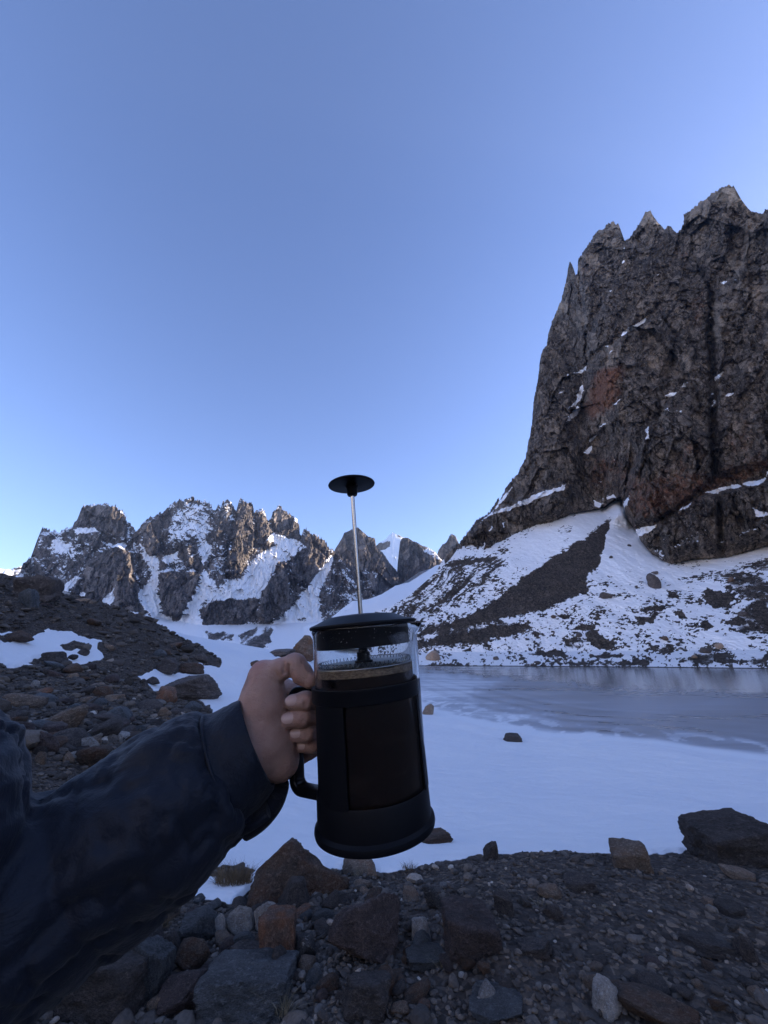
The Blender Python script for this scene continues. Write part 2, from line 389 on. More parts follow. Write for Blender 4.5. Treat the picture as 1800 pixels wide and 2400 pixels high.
FB = [  # buttresses: (polygon, metres towards the viewer, softness)
    (Z1([(395,325),(440,195),(560,190),(600,205),(605,330),(560,330)]), 25, 5),
    (Z1([(600,205),(650,222),(678,250),(688,390),(640,395),(600,330)]), 70, 4),
    (Z1([(200,350),(400,325),(540,330),(560,410),(500,440),(470,520),(440,620),(380,700),(240,670),(190,500)]), 40, 6),
    (Z1([(470,520),(530,440),(640,400),(690,420),(708,520),(745,650),(775,720),(830,800),(700,800),(450,720)]), 95, 5),
    (Z1([(600,420),(690,420),(708,520),(745,650),(720,720),(640,720),(610,560)]), 45, 4),
    (Z1([(755,300),(860,250),(872,470),(820,480),(760,390)]), 55, 5),
    (Z1([(870,560),(1000,545),(1085,560),(1060,660),(1000,740),(960,790),(870,760),(850,650)]), 70, 5),
    (Z1([(1000,410),(1075,405),(1082,530),(1020,545),(990,480)]), 45, 4),
    (Z1([(875,300),(1000,200),(1100,200),(1080,300),(1060,400),(960,440),(870,450)]), 35, 8),
    (Z1([(1190,215),(1240,168),(1262,210),(1250,330),(1215,470),(1150,480),(1165,330)]), 35, 4),
    (Z1([(1285,175),(1350,178),(1372,230),(1375,400),(1340,470),(1290,560),(1225,560),(1240,440),(1270,300)]), 75, 4),
    (Z1([(1376,235),(1410,212),(1450,280),(1470,370),(1440,420),(1385,390)]), 55, 4),
    (Z1([(1462,275),(1510,198),(1600,270),(1618,370),(1540,370),(1480,350)]), 20, 4),
    (Z1([(1095,560),(1160,510),(1215,570),(1220,640),(1150,660),(1100,620)]), 35, 5),
    (Z1([(1500,500),(1540,500),(1560,600),(1570,740),(1545,790),(1430,830),(1395,780),(1430,620),(1500,560)]), 90, 4),
    (Z1([(1565,530),(1640,470),(1700,440),(1720,560),(1650,620),(1570,590)]), 40, 5),
    (Z2([(105,360),(200,230),(320,330),(350,365),(320,430),(270,450),(220,540),(120,545),(95,500)]), 60, 5),
    (Z2([(105,560),(150,545),(170,580),(150,640),(110,660)]), 40, 5),
    (Z1([(1190,780),(1300,720),(1395,690),(1370,790),(1290,830),(1200,820)]), 30, 6),
    (Z1([(1090,880),(1270,890),(1260,930),(1120,920)]), 25, 5), (Z1([(1290,890),(1490,830),(1460,930),(1400,985),(1300,950)]), 30, 5),
]
FS = [  # snow (+) and bare rock (-) on the range
    (Z1([(752,390),(790,450),(862,490),(850,640),(880,780),(960,845),(1000,750),(1080,620),(1100,540),(1170,640),(1220,600),(1300,600),(1380,490),(1500,480),(1500,560),(1440,620),(1400,690),(1180,710),(1080,760),(1085,850),(820,825),(740,690),(830,560),(780,490)]), .62, 6),
    (Z1([(1380,480),(1440,430),(1600,380),(1660,420),(1560,480),(1500,500)]), .55, 6),
    (Z1([(1445,380),(1480,345),(1560,375),(1600,385),(1520,420)]), .8, 4),
    (Z1([(300,690),(350,630),(410,570),(430,590),(370,640),(330,700)]), .8, 5), (Z1([(390,720),(450,660),(465,665),(450,715)]), .8, 5),
    (Z1([(590,410),(650,395),(690,412),(640,425)]), .6, 4), (Z1([(540,720),(605,650),(625,600),(615,690),(600,740)]), .6, 5),
    (Z1([(900,350),(960,230),(1010,200),(1130,210),(1150,300),(1090,420),(1010,330),(930,400)]), .28, 10),
    (Z1([(1070,430),(1110,380),(1140,420),(1100,520)]), .5, 6),
    (Z1([(880,480),(960,440),(980,500),(900,505)]), .45, 5),
    (Z1([(240,430),(330,360),(430,450),(400,480),(300,440)]), .3, 8), (Z1([(400,325),(520,310),(530,335),(410,345)]), .5, 4),
    (Z2([(0,745),(100,700),(210,560),(280,440),(340,380),(355,400),(310,500),(270,620),(280,740),(240,900),(0,900)]), .65, 6),
    (Z1([(820,810),(1080,840),(1500,830),(1660,760),(1760,980),(800,960)]), .30, 8),
    (Z1([(395,320),(440,200),(600,200),(675,250),(690,380),(560,325)]), -.3, 5),
    (Z1([(470,500),(600,430),(700,430),(750,680),(830,790),(620,740),(450,715)]), -.25, 5),
    (Z1([(870,560),(1085,560),(1050,660),(960,780),(870,760)]), -.3, 5),
    (Z1([(760,310),(865,255),(870,465),(800,470)]), -.3, 5), (Z1([(1280,180),(1370,190),(1370,400),(1300,560),(1240,540)]), -.25, 5),
    (Z1([(1500,500),(1540,500),(1570,740),(1430,830),(1400,780),(1440,620)]), -.6, 5),
    (Z1([(1380,230),(1450,285),(1465,370),(1385,390)]), -.3, 4), (Z1([(1465,280),(1510,205),(1615,300),(1615,365),(1490,345)]), -.3, 4),
    (Z1([(1100,870),(1270,890),(1260,935),(1120,920)]), -.5, 5), (Z1([(1290,890),(1490,830),(1460,930),(1400,985),(1300,960)]), -.5, 6),
    (Z1([(1090,700),(1240,700),(1390,700),(1370,790),(1190,830),(1090,840)]), -.42, 6), (Z2([(60,820),(110,830),(100,870),(50,865)]), -.6, 5),
    (Z2([(110,770),(200,740),(200,770),(130,785)]), -.6, 4),
    (Z2([(105,360),(200,235),(320,330),(345,370),(300,430),(220,540),(120,540)]), -.22, 5),
]
def make_far():
    A, T = skyline(far_sky, 820, .008, 1, 300)
    T = T + .012 * np.maximum(0, ridged(A * 150, A * 0 + 4.4, .5, 2) - .45) + .006 * np.maximum(0, ridged(A * 420, A * 0 + 1.4, .5, 1) - .3)
    tb = np.full_like(A, -.004)
    t1 = np.interp(A, azt(np.array(Z1([(140,700),(600,760),(830,800),(1100,850),(1400,830)]) + Z2([(300,700),(600,700)]))[:, 0], 1440)[0], [.13, .10, .085, .07, .075, .085, .09])
    def depth(AZ, TT, v):
        D0 = 1050; s1 = math.tan(R(20)); s2 = math.tan(R(62))
        Da = D0 / np.maximum(1 - TT / s1, .2)
        t = np.broadcast_to(t1[None], TT.shape); D1 = D0 / (1 - t / s1)
        return np.where(TT < t, Da, slope_depth(D1, D1 * t, s2, TT))
    def relief(AZ, TT, D, v, px, py):
        X = AZ * 1500; Zz = TT * 1500
        bt = paint(px, py, [(p, h * .55, s_ * 1.2) for p, h, s_ in FB], 14)
        rock = sstep(.05, .12, TT)
        r = ridged(X / 95, Zz / 260, 1.7, 5, gain=.55) * 26 + fbm(X / 40, Zz / 30, 5.5, 5, gain=.6) * 15
        led = ridged(X / 160 + Zz / 90, Zz / 60 - X / 140, 9.2, 3) * 6
        r2 = ridged(X / 24, Zz / 50, 2.2, 5, gain=.68) * 11 + fbm(X / 13, Zz / 13, 7.2, 4, gain=.7) * 7
        small = fbm(X / 30, Zz / 30, 2.2, 4) * 12
        pil = (ridged(X / 20 + fbm(X / 50, Zz / 50, 3.3, 2), Zz / 170, 4.7, 3, gain=.6) + .6 * ridged(X / 9, Zz / 60, 8.7, 3, gain=.6)) * 11
        wX = X + 8 * fbm(X / 30, Zz / 30, 1.1, 3); wZ = Zz + 8 * fbm(X / 30, Zz / 30, 6.1, 3)
        f1, t1_ = facets(wX + .2 * wZ, wZ, 70, 150, 1.3, 1.0, .8); f2, t2_ = facets(wX - .15 * wZ, wZ, 26, 52, 2.7, 1.0, .8); f3, t3_ = facets(wX, wZ, 10, 17, 3.9, 1.0, .8)
        TONE['t'] = .5 + .40 * (t1_ - .5) + .50 * (t2_ - .5) + .35 * (t3_ - .5)
        return -bt + rock * (-.45 * r + .6 * led - .5 * r2 - .7 * pil + f1 * 27 + f2 * 13 + f3 * 5.5)
    def snowf(P, N, px, py, v):
        nz = N[..., 2]; base = .33 + .40 * (nz - .50)
        X = P[..., 0]; Zz = P[..., 2]
        n = fbm(X / 34 + Zz / 120, Zz / 44, 4.4, 6, gain=.7) * .55 + ridged(X / 30 + Zz / 70, Zz / 60, 6.6, 4, gain=.6) * .14
        return base + n + paint(px, py, FS, 7, 2.0) * .9
    def rustf(P, N, px, py, v):
        return .1 + .35 * fbm(P[..., 0] / 120, P[..., 2] / 90, 1.1, 3)
    sheet('mountain_range', 'far', A, np.maximum(T, .01), tb, 400, depth, relief, snowf, rustf, [(90, .8), (320, .3), (700, 0)])
make_far()
def peak(name, pts, basey, D0, deg, naz, nrow, snowb, seed, bulge=60, snows=(), amp=1.0):
    A, T = skyline(pts, naz, .004, seed, 300)
    am, hw = (A[0] + A[-1]) / 2, (A[-1] - A[0]) / 2
    P = np.array(basey); ba, bt = azt(P[:, 0], P[:, 1]); tb = np.minimum(np.interp(A, ba, bt), T - .002)
    s2 = math.tan(R(deg))
    def depth(AZ, TT, v): return slope_depth(D0, D0 * .05, s2, TT) + bulge * np.abs((AZ - am) / hw) ** 2.5
    def relief(AZ, TT, D, v, px, py):
        X = AZ * D0; Zz = TT * D0
        f1, t1_ = facets(X + .2 * Zz, Zz, 60, 120, seed + .3, 1.0, .8); f2, t2_ = facets(X - .15 * Zz, Zz, 24, 48, seed + .7, 1.0, .8); f3, t3_ = facets(X, Zz, 10, 16, seed + .9, 1.0, .8)
        TONE['t'] = .5 + .40 * (t1_ - .5) + .50 * (t2_ - .5) + .35 * (t3_ - .5)
        return amp * (f1 * 22 + f2 * 12 + f3 * 5 - ridged(X / 90, Zz / 200, seed + 1.7, 5, gain=.55) * 12 - .5 * fbm(X / 36, Zz / 40, seed + 5.5, 5, gain=.6) * 16 - ridged(X / 20, Zz / 45, seed + 2.2, 4, gain=.6) * 5) + 14 * sstep(.92, 1, v)
    def snowf(P, N, px, py, v):
        X = P[..., 0]; Zz = P[..., 2]
        n = fbm(X / 50, Zz / 30, seed + 4.4, 5, gain=.62) * .40 + ridged(X / 26 + Zz / 40, Zz / 26, seed + 6.6, 3) * .10
        return snowb + .5 * (N[..., 2] - .5) + n + paint(px, py, snows, 5, seed)
    sheet(name, 'far', A, T, tb, nrow, depth, relief, snowf, lambda P, N, px, py, v: .1 + .3 * fbm(P[..., 0] / 90, P[..., 2] / 90, 1.1, 3), [(70, .8), (200, .3), (400, 0)])
# pale sunlit ridge far to the left
peak('mountain', Z1([(-200,560),(-60,530),(0,533),(60,540),(110,525),(150,520),(200,600),(290,680)]), Z1([(-200,760),(300,760)]), 2300, 40, 150, 70, .42, 11, 20, (), .7)
# glacier dome
peak('mountain', Z2([(560,420),(600,330),(630,305),(660,290),(690,260),(705,246),(735,260),(770,275),(800,300),(830,420)]), Z2([(560,520),(840,560)]), 2000, 42, 150, 110, .72, 21, 10, [(Z2([(600,370),(600,310),(690,300),(690,330),(650,350)]), -.6, 4), (Z2([(690,265),(740,255),(770,275),(720,275)]), -.5, 4)], .35)
# lone far spire
peak('mountain', Z2([(950,420),(975,350),(1000,315),(1020,308),(1025,295),(1045,256),(1062,258),(1075,266),(1085,290),(1095,310),(1130,330),(1160,420)]), Z2([(950,440),(1160,440)]), 1900, 72, 110, 90, .18, 31, 60)
# pointed block
peak('mountain', Z2([(722,600),(735,420),(748,300),(760,282),(775,276),(800,282),(830,300),(850,305),(880,326),(905,330),(930,345),(960,365),(985,400),(1040,450)]), Z2([(722,620),(760,550),(860,480),(960,450),(1040,470)]), 1650, 68, 230, 170, .22, 41, 60, [(Z2([(880,340),(930,340),(1000,400),(990,430),(930,390)]), .4, 5)])
# dark pyramid
peak('mountain', Z2([(225,690),(300,520),(350,400),(365,345),(400,290),(420,248),(450,235),(470,225),(500,217),(525,240),(560,270),(600,282),(608,330),(650,370),(690,430),(735,480),(745,560)]), Z2([(225,700),(280,760),(420,740),(560,650),(660,600),(745,560)]), 1560, 64, 330, 260, .14, 51, 50,
     [(Z2([(250,560),(330,470),(400,440),(380,500),(300,590)]), .35, 8), (Z2([(520,540),(600,470),(625,500),(560,590)]), .33, 7), (Z2([(225,690),(300,640),(360,720),(280,760)]), .25, 8)])
# snow trough between pyramid and scree slope (nearer, smooth)
def make_trough():
    A, T = skyline(Z2([(180,800),(330,760),(400,700),(470,650),(560,640),(640,610),(720,560),(800,540),(880,490),(960,440),(1060,420)]), 260, .0015, 3, 120)
    P = np.array(Z2([(180,960),(1060,960)])); tb = np.full_like(A, .0)
    def depth(AZ, TT, v): return 480 / np.maximum(1 - TT / math.tan(R(24)), .2)
    def relief(AZ, TT, D, v, px, py):
        X = AZ * 800; Zz = TT * 800
        return -fbm(X / 90, Zz / 40, 3.3, 4) * 12 + 14 * sstep(.9, 1, v)
    def snowf(P, N, px, py, v):
        n = fbm(P[..., 0] / 40, P[..., 2] / 16, 7.4, 5, gain=.6)
        return .72 + n * .45 - .35 * sstep(.45, .05, v) * sstep(-.1, .5, n + .1)
    sheet('snow_slope', 'far', A, T, tb, 130, depth, relief, snowf, lambda P, N, px, py, v: np.full(px.shape, .1), [(60, .9), (300, 0)])
make_trough()

def make_bounce_range():  # unseen snowy range, added behind the viewer to bounce warm sunlight into the shade
    A = np.linspace(R(-68), R(-215), 170); x = np.degrees(-A)
    T = .36 + .08 * fbm(x / 16, x * 0 + 3.3, .5, 5, gain=.6); T = T * sstep(66, 84, x) * sstep(216, 196, x) + .02
    def depth(AZ, TT, v): return 700 / np.maximum(1 - TT / math.tan(R(33)), .2)
    def relief(AZ, TT, D, v, px, py): return -ridged(AZ * 7, TT * 5, 1.7, 5) * 60
    def snowf(P, N, px, py, v): return .62 + fbm(P[..., 0] / 130, P[..., 1] / 130, P[..., 2] / 90, 5, gain=.6) * .7
    sheet('mountain', 'far', A, T, np.full_like(A, -.008), 80, depth, relief, snowf, lambda P, N, px, py, v: np.full(px.shape, .1), [(150, .9), (600, 0)])  # the added bounce range, never in view
make_bounce_range()
# ---- the right massif: scree slope and rock tower ------------------
SHORE = 235.0
tal_top = Z2([(560,790),(600,712),(680,690),(800,620),(900,535),(960,480),(990,425),(1010,392)]) + Z4([(240,320),(330,290),(370,300),(470,262),(560,195),(620,160),(720,140),(800,100),(900,82),(960,62),(1000,30),(1024,24),(1036,70),(1052,115),(1085,165),(1110,215),(1160,275),(1240,318),(1330,293),(1480,288),(1600,252),(1659,235),(1760,215),(1900,215),(2300,215)])
TF = [  # dark scree (-) / clean snow (+)
    (Z4([(985,120),(968,190),(935,310),(885,360),(868,440),(800,470),(700,512),(560,545),(450,565),(330,592),(150,630),(140,600),(330,555),(440,505),(560,415),(640,355),(760,265),(870,205)]), -.80, 13),
    (Z4([(130,668),(180,640),(330,602),(480,574),(600,568),(642,590),(560,622),(450,652),(330,672),(140,680)]), -.66, 13),
    (Z4([(10,525),(110,450),(250,345),(330,300),(540,285),(520,350),(450,425),(380,480),(200,565),(120,610),(60,560)]), -.30, 10),
    (Z4([(240,320),(380,300),(480,260),(560,195),(640,165),(600,215),(480,300),(370,318)]), -.45, 6),
    (Z4([(1040,60),(1000,25),(960,70),(985,110),(950,230),(935,330),(1000,400),(1130,420),(1250,400),(1340,330),(1240,330),(1150,285),(1100,225),(1075,170),(1030,130)]), .5, 8),
    (Z4([(430,270),(560,200),(700,150),(880,95),(960,110),(760,260),(640,345),(560,360),(480,400),(540,300)]), .35, 10),
    (Z4([(730,180),(760,150),(830,145),(800,185)]), -.7, 4), (Z4([(750,215),(800,195),(790,225)]), -.6, 4), (Z4([(830,140),(870,140),(860,165)]), -.5, 4),
    (Z4([(1340,390),(1440,340),(1560,310),(1659,280),(1800,300),(1800,560),(1659,600),(1600,520),(1460,400)]), -.34, 14),
    (Z4([(1388,425),(1430,435),(1520,448),(1490,490),(1430,512),(1392,490)]), -.8, 5),
    (Z4([(1500,600),(1560,500),(1640,480),(1700,620),(1560,620)]), -.35, 10),
    (Z4([(870,620),(905,612),(960,635),(1000,672),(960,695),(905,665)]), -.8, 6), (Z4([(885,705),(1040,702),(1030,722),(890,728)]), -.55, 5),
    (Z4([(770,650),(830,620),(880,640),(860,680),(790,680)]), -.45, 6), (Z4([(620,700),(680,690),(790,690),(790,720),(640,712)]), -.55, 5),
    (Z4([(1080,545),(1180,535),(1160,570),(1100,572)]), -.7, 5), (Z4([(1060,515),(1120,495),(1210,500),(1190,525),(1090,530)]), -.55, 6),
    (Z4([(1250,520),(1290,515),(1312,550),(1270,555)]), -.7, 5), (Z4([(1360,590),(1385,562),(1425,588),(1390,595)]), -.8, 4),
    (Z4([(740,548),(770,532),(805,538),(790,555)]), -.7, 4), (Z4([(820,595),(860,575),(920,580),(905,605),(850,608)]), -.65, 5),
    (Z4([(1460,570),(1530,540),(1560,570),(1500,585)]), -.6, 5), (Z4([(1215,430),(1260,440),(1275,470),(1230,465)]), -.55, 5),
    (Z4([(1140,680),(1300,670),(1320,690),(1200,700)]), -.4, 6), (Z4([(1250,720),(1400,705),(1659,715),(1659,755),(1280,750)]), -.33, 8), (Z4([(600,745),(900,735),(1150,738),(1150,757),(600,758)]), -.42, 5),
    (Z4([(340,690),(370,680),(380,695),(345,700)]), -.7, 3), (Z4([(180,755),(260,745),(400,758),(400,770),(200,768)]), -.8, 3),
]
def make_talus():
    A, T = skyline(tal_top[:-1], 640, .0012, 4, 200, [(75, .16), (100, .10), (135, .06)])
    a0, a1 = azt(*Z4([(250, 320)])[0])[0], azt(*Z4([(420, 280)])[0])[0]; m = sstep(a0, a1, A)
    T = T * (1 - m) + (np.maximum(blur(T, 10), T) + .07) * m              # runs on up behind the foot of the tower
    tb = np.full_like(A, (-.03 - CAMZ) / SHORE)
    tans = np.tan(np.radians(40 - 10 * sstep(R(26), R(40), A)))[None]
    def depth(AZ, TT, v):
        # gentle beach first, then the even scree slope
        tg = .014; D1 = SHORE / (1 - (tg + .018) / math.tan(R(12)))
        Da = SHORE / np.maximum(1 - (TT + .018) / math.tan(R(12)), .3)
        return np.where(TT < tg, Da, slope_depth(D1, D1 * tg, tans, TT))
    def relief(AZ, TT, D, v, px, py):
        X = AZ * D; Zz = TT * D; k = sstep(.0, .04, v)
        return -k * (fbm(X / 45, Zz / 45, 2.3, 5) * 9 + fbm(X / 7, Zz / 7, 6.1, 4, gain=.6) * 1.6) - k * .9 * np.maximum(0, ridged(X / 2.6, Zz / 2.2, 4.1, 2)) - paint(px, py, [(Z4([(960,0),(1060,0),(1062,70),(1045,130),(1000,120),(975,70)]), 60, 26)], 3)
    def snowf(P, N, px, py, v):
        X = np.arctan2(P[..., 0], P[..., 1]) * 400; Zz = P[..., 2]
        q = X - Zz * 1.15                                # streaks run down to the left
        f = paint(px, py, TF, 9, 5.0)
        streak = fbm(q / 6 + 2 * fbm(X / 20, Zz / 20, 1.5, 2), (X + Zz) / 60, 3.3, 4, gain=.6)
        wxx = X + 2.5 * fbm(X / 6, Zz / 6, 9.1, 2); clump = sstep(-.25, .35, fbm(X / 14, Zz / 9, 1.9, 3))
        speck = (fbm(wxx / 2.6, Zz / 1.3, 5.5, 4, gain=.7) * 1.15 - .02) - .34 * clump + .10
        left = sstep(1330, 1180, px + (py - 1300) * 1.2)
        lowr = sstep(1250, 1420, py)
        s = .86 + f + left * streak * .85 * 1.1 + (1 - left) * fbm(X / 16, Zz / 11, 8.3, 4, gain=.6) * .45
        s = s + np.minimum(0, speck + .08) * (.55 + 1.7 * lowr + 1.0 * left)
        s = s + .45 * np.maximum(0, perlin(X / 2.0, Zz / 1.6, 2.9) - .28) * (f < -.4)
        return np.where(P[..., 2] < .22, .2, s)
    def rustf(P, N, px, py, v): return .15 + .3 * fbm(P[..., 0] / 30, P[..., 2] / 20, 1.1, 3) + paint(px, py, [(Z4([(10,525),(240,345),(330,300),(120,520)]), .25, 15)])
    return sheet('scree_slope', 'talus', A, np.maximum(T, .004), tb, 420, depth, relief, snowf, rustf, [(8, 1.0), (60, .97), (90, 0)])
_, TALP = make_talus()
cliff_sky = Z2([(1000,420),(1040,360),(1095,312),(1110,290),(1150,240),(1200,170),(1260,140),(1300,90),(1330,40)]) + \
    Z3([(0,1995),(60,1920),(130,1850),(200,1760),(270,1680),(310,1600),(330,1500),(345,1420),(350,1390),(352,1340),(360,1260),(380,1170),(390,1070),(405,1000),(430,970),(440,900),(460,840),(485,780),(510,720),(530,640),(545,570),(552,520),(560,505),(575,530),(590,582),(600,570),(605,490),(625,460),(660,410),(700,350),(720,328),(740,328),(755,315),(762,296),(772,290),(780,294),(800,278),(812,297),(818,300),(826,288),(835,312),(850,370),(858,392),(890,375),(910,345),(940,300),(975,235),(985,228),(990,236),(1003,215),(1015,242),(1030,265),(1060,300),(1085,328),(1100,310),(1115,303),(1140,335),(1155,345),(1175,325),(1190,290),(1192,242),(1230,220),(1280,172),(1310,165),(1350,125),(1400,92),(1440,80),(1470,88),(1490,120),(1510,170),(1540,200),(1570,230),(1600,232),(1630,236),(1650,217),(1700,225),(1800,270),(2000,330),(2400,420)])
CF = [  # relief of the tower: (polygon, metres forward, softness px)
    (Z3([(600,480),(740,320),(840,300),(858,395),(800,600),(680,820),(640,1000),(640,1080),(620,900),(610,700)]), 16, 5),
    (Z3([(860,400),(990,225),(1085,330),(1075,520),(1060,700),(990,800),(880,880),(700,1000),(650,1050),(700,820),(810,600)]), 24, 5),
    (Z3([(1085,330),(1150,345),(1190,245),(1440,85),(1500,150),(1440,330),(1440,480),(1330,600),(1320,900),(1330,1700),(1100,1500),(1100,1050),(1075,700)]), 20, 6),
    (Z3([(650,1100),(830,920),(900,900),(1000,820),(1080,900),(1100,1050),(1020,1400),(960,1600),(900,1500),(820,1400),(640,1500)]), 26, 6),
    (Z3([(890,1720),(1000,1440),(1100,1300),(1330,1500),(1345,1720),(1180,1850),(1060,1930),(930,1960),(850,1900)]), 38, 6),
    (Z3([(1060,1960),(1180,1870),(1310,1790),(1380,1800),(1390,2300),(1240,2300),(1100,2200)]), 46, 6),
    (Z3([(1395,1790),(1560,1740),(1800,1700),(1800,2200),(1560,2230),(1410,2200)]), 50, 5),
    (Z3([(1330,640),(1362,700),(1360,1000),(1375,1300),(1365,1560),(1368,1740),(1340,1740),(1335,1300),(1325,900)]), -26, 4),
    (Z3([(596,570),(612,570),(650,880),(664,1110),(650,1110),(634,890)]), -18, 4), (Z3([(1098,840),(1150,900),(1142,1110),(1122,1090),(1125,930)]), -16, 5), (Z3([(1235,440),(1290,520),(1330,640),(1318,650),(1270,530)]), -14, 5), (Z3([(985,1500),(1003,1490),(975,1640),(950,1720),(940,1710)]), -14, 4),
    (Z3([(1372,700),(1500,560),(1700,500),(1800,900),(1800,1600),(1500,1650),(1385,1690),(1385,1200)]), 22, 6),
    (Z3([(1440,330),(1540,300),(1560,420),(1500,520),(1445,460)]), -16, 6),
    (Z3([(345,1420),(480,1000),(560,700),(600,700),(630,900),(620,1200),(520,1500),(400,1650),(310,1650)]), 10, 8),
    (Z3([(80,1920),(300,1800),(520,1730),(560,1760),(560,1900),(300,2000),(0,2030)]), 20, 5),
    (Z3([(470,1480),(600,1500),(640,1700),(560,1740),(480,1720)]), 10, 6),
]
CS = [(Z3(p), .75, 3.0) for p in (
    [(822,935),(850,895),(880,865),(915,858),(950,830),(990,808),(975,838),(920,880),(870,905)],
    [(545,1320),(590,1280),(600,1230),(630,1165),(638,1215),(620,1265),(590,1310)], [(530,1400),(570,1335),(600,1305),(622,1325),(590,1370),(565,1390)],
    [(520,1160),(545,1130),(600,1115),(625,1100),(652,1075),(650,1110),(620,1130),(570,1125)], [(482,1245),(500,1225),(528,1220),(520,1235)],
    [(750,980),(775,965),(770,980)], [(755,1035),(790,1000),(800,1000),(770,1030)], [(845,440),(865,420),(858,440)], [(840,510),(860,495),(872,500),(862,515)],
    [(770,672),(797,658),(785,675)], [(1030,585),(1060,570),(1050,582)], [(1385,622),(1440,605),(1410,638)], [(1460,607),(1510,600),(1480,612)], [(1325,815),(1350,805),(1335,825)],
    [(1080,1255),(1110,1235),(1155,1230),(1140,1255),(1110,1260)], [(1170,1205),(1190,1180),(1225,1170),(1200,1200)], [(1352,1168),(1380,1130),(1422,1105),(1400,1145),(1370,1170)],
    [(1418,1262),(1430,1240),(1480,1230),(1450,1255)], [(1345,1310),(1360,1270),(1380,1275),(1365,1305)], [(1330,1235),(1368,1235),(1360,1248)], [(1355,1392),(1382,1388),(1380,1405)],
    [(970,1440),(995,1420),(998,1490),(978,1495),(985,1460)], [(630,1570),(660,1540),(690,1515),(680,1555),(655,1580)], [(660,1500),(690,1470),(730,1455),(700,1480),(670,1520)],
    [(715,1430),(740,1405),(765,1395),(735,1425)], [(800,1300),(830,1268),(842,1270),(815,1300)], [(1080,1330),(1105,1318),(1108,1335)], [(1140,1335),(1180,1332),(1175,1345)], [(795,1610),(835,1603),(830,1612)],
    [(1310,1790),(1400,1755),(1490,1740),(1510,1755),(1400,1775),(1380,1790)], [(1500,1740),(1560,1725),(1610,1720),(1640,1700),(1659,1660),(1659,1700),(1610,1745),(1570,1755)], [(1160,1890),(1190,1865),(1230,1850),(1245,1838),(1200,1875)],
    [(60,1955),(130,1890),(190,1800),(240,1760),(200,1820),(150,1880)], [(100,1915),(250,1850),(380,1790),(470,1765),(540,1735),(525,1775),(480,1785),(300,1860),(180,1900)],
    [(640,1690),(650,1690),(640,1698)], [(715,1730),(740,1725),(735,1735)], [(760,1810),(800,1800),(810,1815),(770,1825)], [(690,1830),(730,1850),(725,1870),(700,1860)],
    [(910,2000),(960,1985),(1050,1960),(1030,1980),(990,2010),(930,2030)], [(1570,1870),(1610,1890),(1659,1900),(1659,1920),(1600,1920)],
    [(800,1890),(850,1860),(890,1800),(880,1850),(840,1900),(850,1960),(800,1990),(740,1960)], [(640,1910),(720,1890),(740,1930),(660,1950)], [(180,1960),(195,1950),(190,1985)], [(100,2010),(130,1970),(125,2000)])]
CR = [(Z3([(690,1120),(760,1080),(850,1060),(860,1110),(830,1160),(830,1230),(790,1320),(690,1380),(640,1330),(680,1200)]), .80, 22),
      (Z3([(870,1720),(1000,1700),(1150,1640),(1330,1700),(1500,1660),(1700,1580),(1700,1640),(1400,1760),(1180,1870),(1050,1930),(900,1940),(850,1860)]), .55, 36),
      (Z3([(1200,650),(1330,640),(1320,900),(1240,900)]), .35, 20), (Z3([(1170,1480),(1300,1480),(1320,1620),(1180,1620)]), .4, 20), (Z3([(1400,1380),(1560,1400),(1600,1560),(1420,1560)]), .25, 25),
      (Z3([(650,1600),(950,1560),(980,1640),(760,1820),(640,1800)]), .35, 20), (Z3([(1050,950),(1140,950),(1140,1150),(1050,1150)]), .2, 20), (Z3([(1165,455),(1210,455),(1205,485),(1175,485)]), .5, 8), (Z3([(660,900),(820,930),(880,1060),(700,1100)]), -.3, 20), (Z3([(1350,1500),(1659,1400),(1659,1650),(1380,1740)]), .22, 30), (Z3([(480,500),(760,420),(700,640),(560,700)]), .12, 30)]
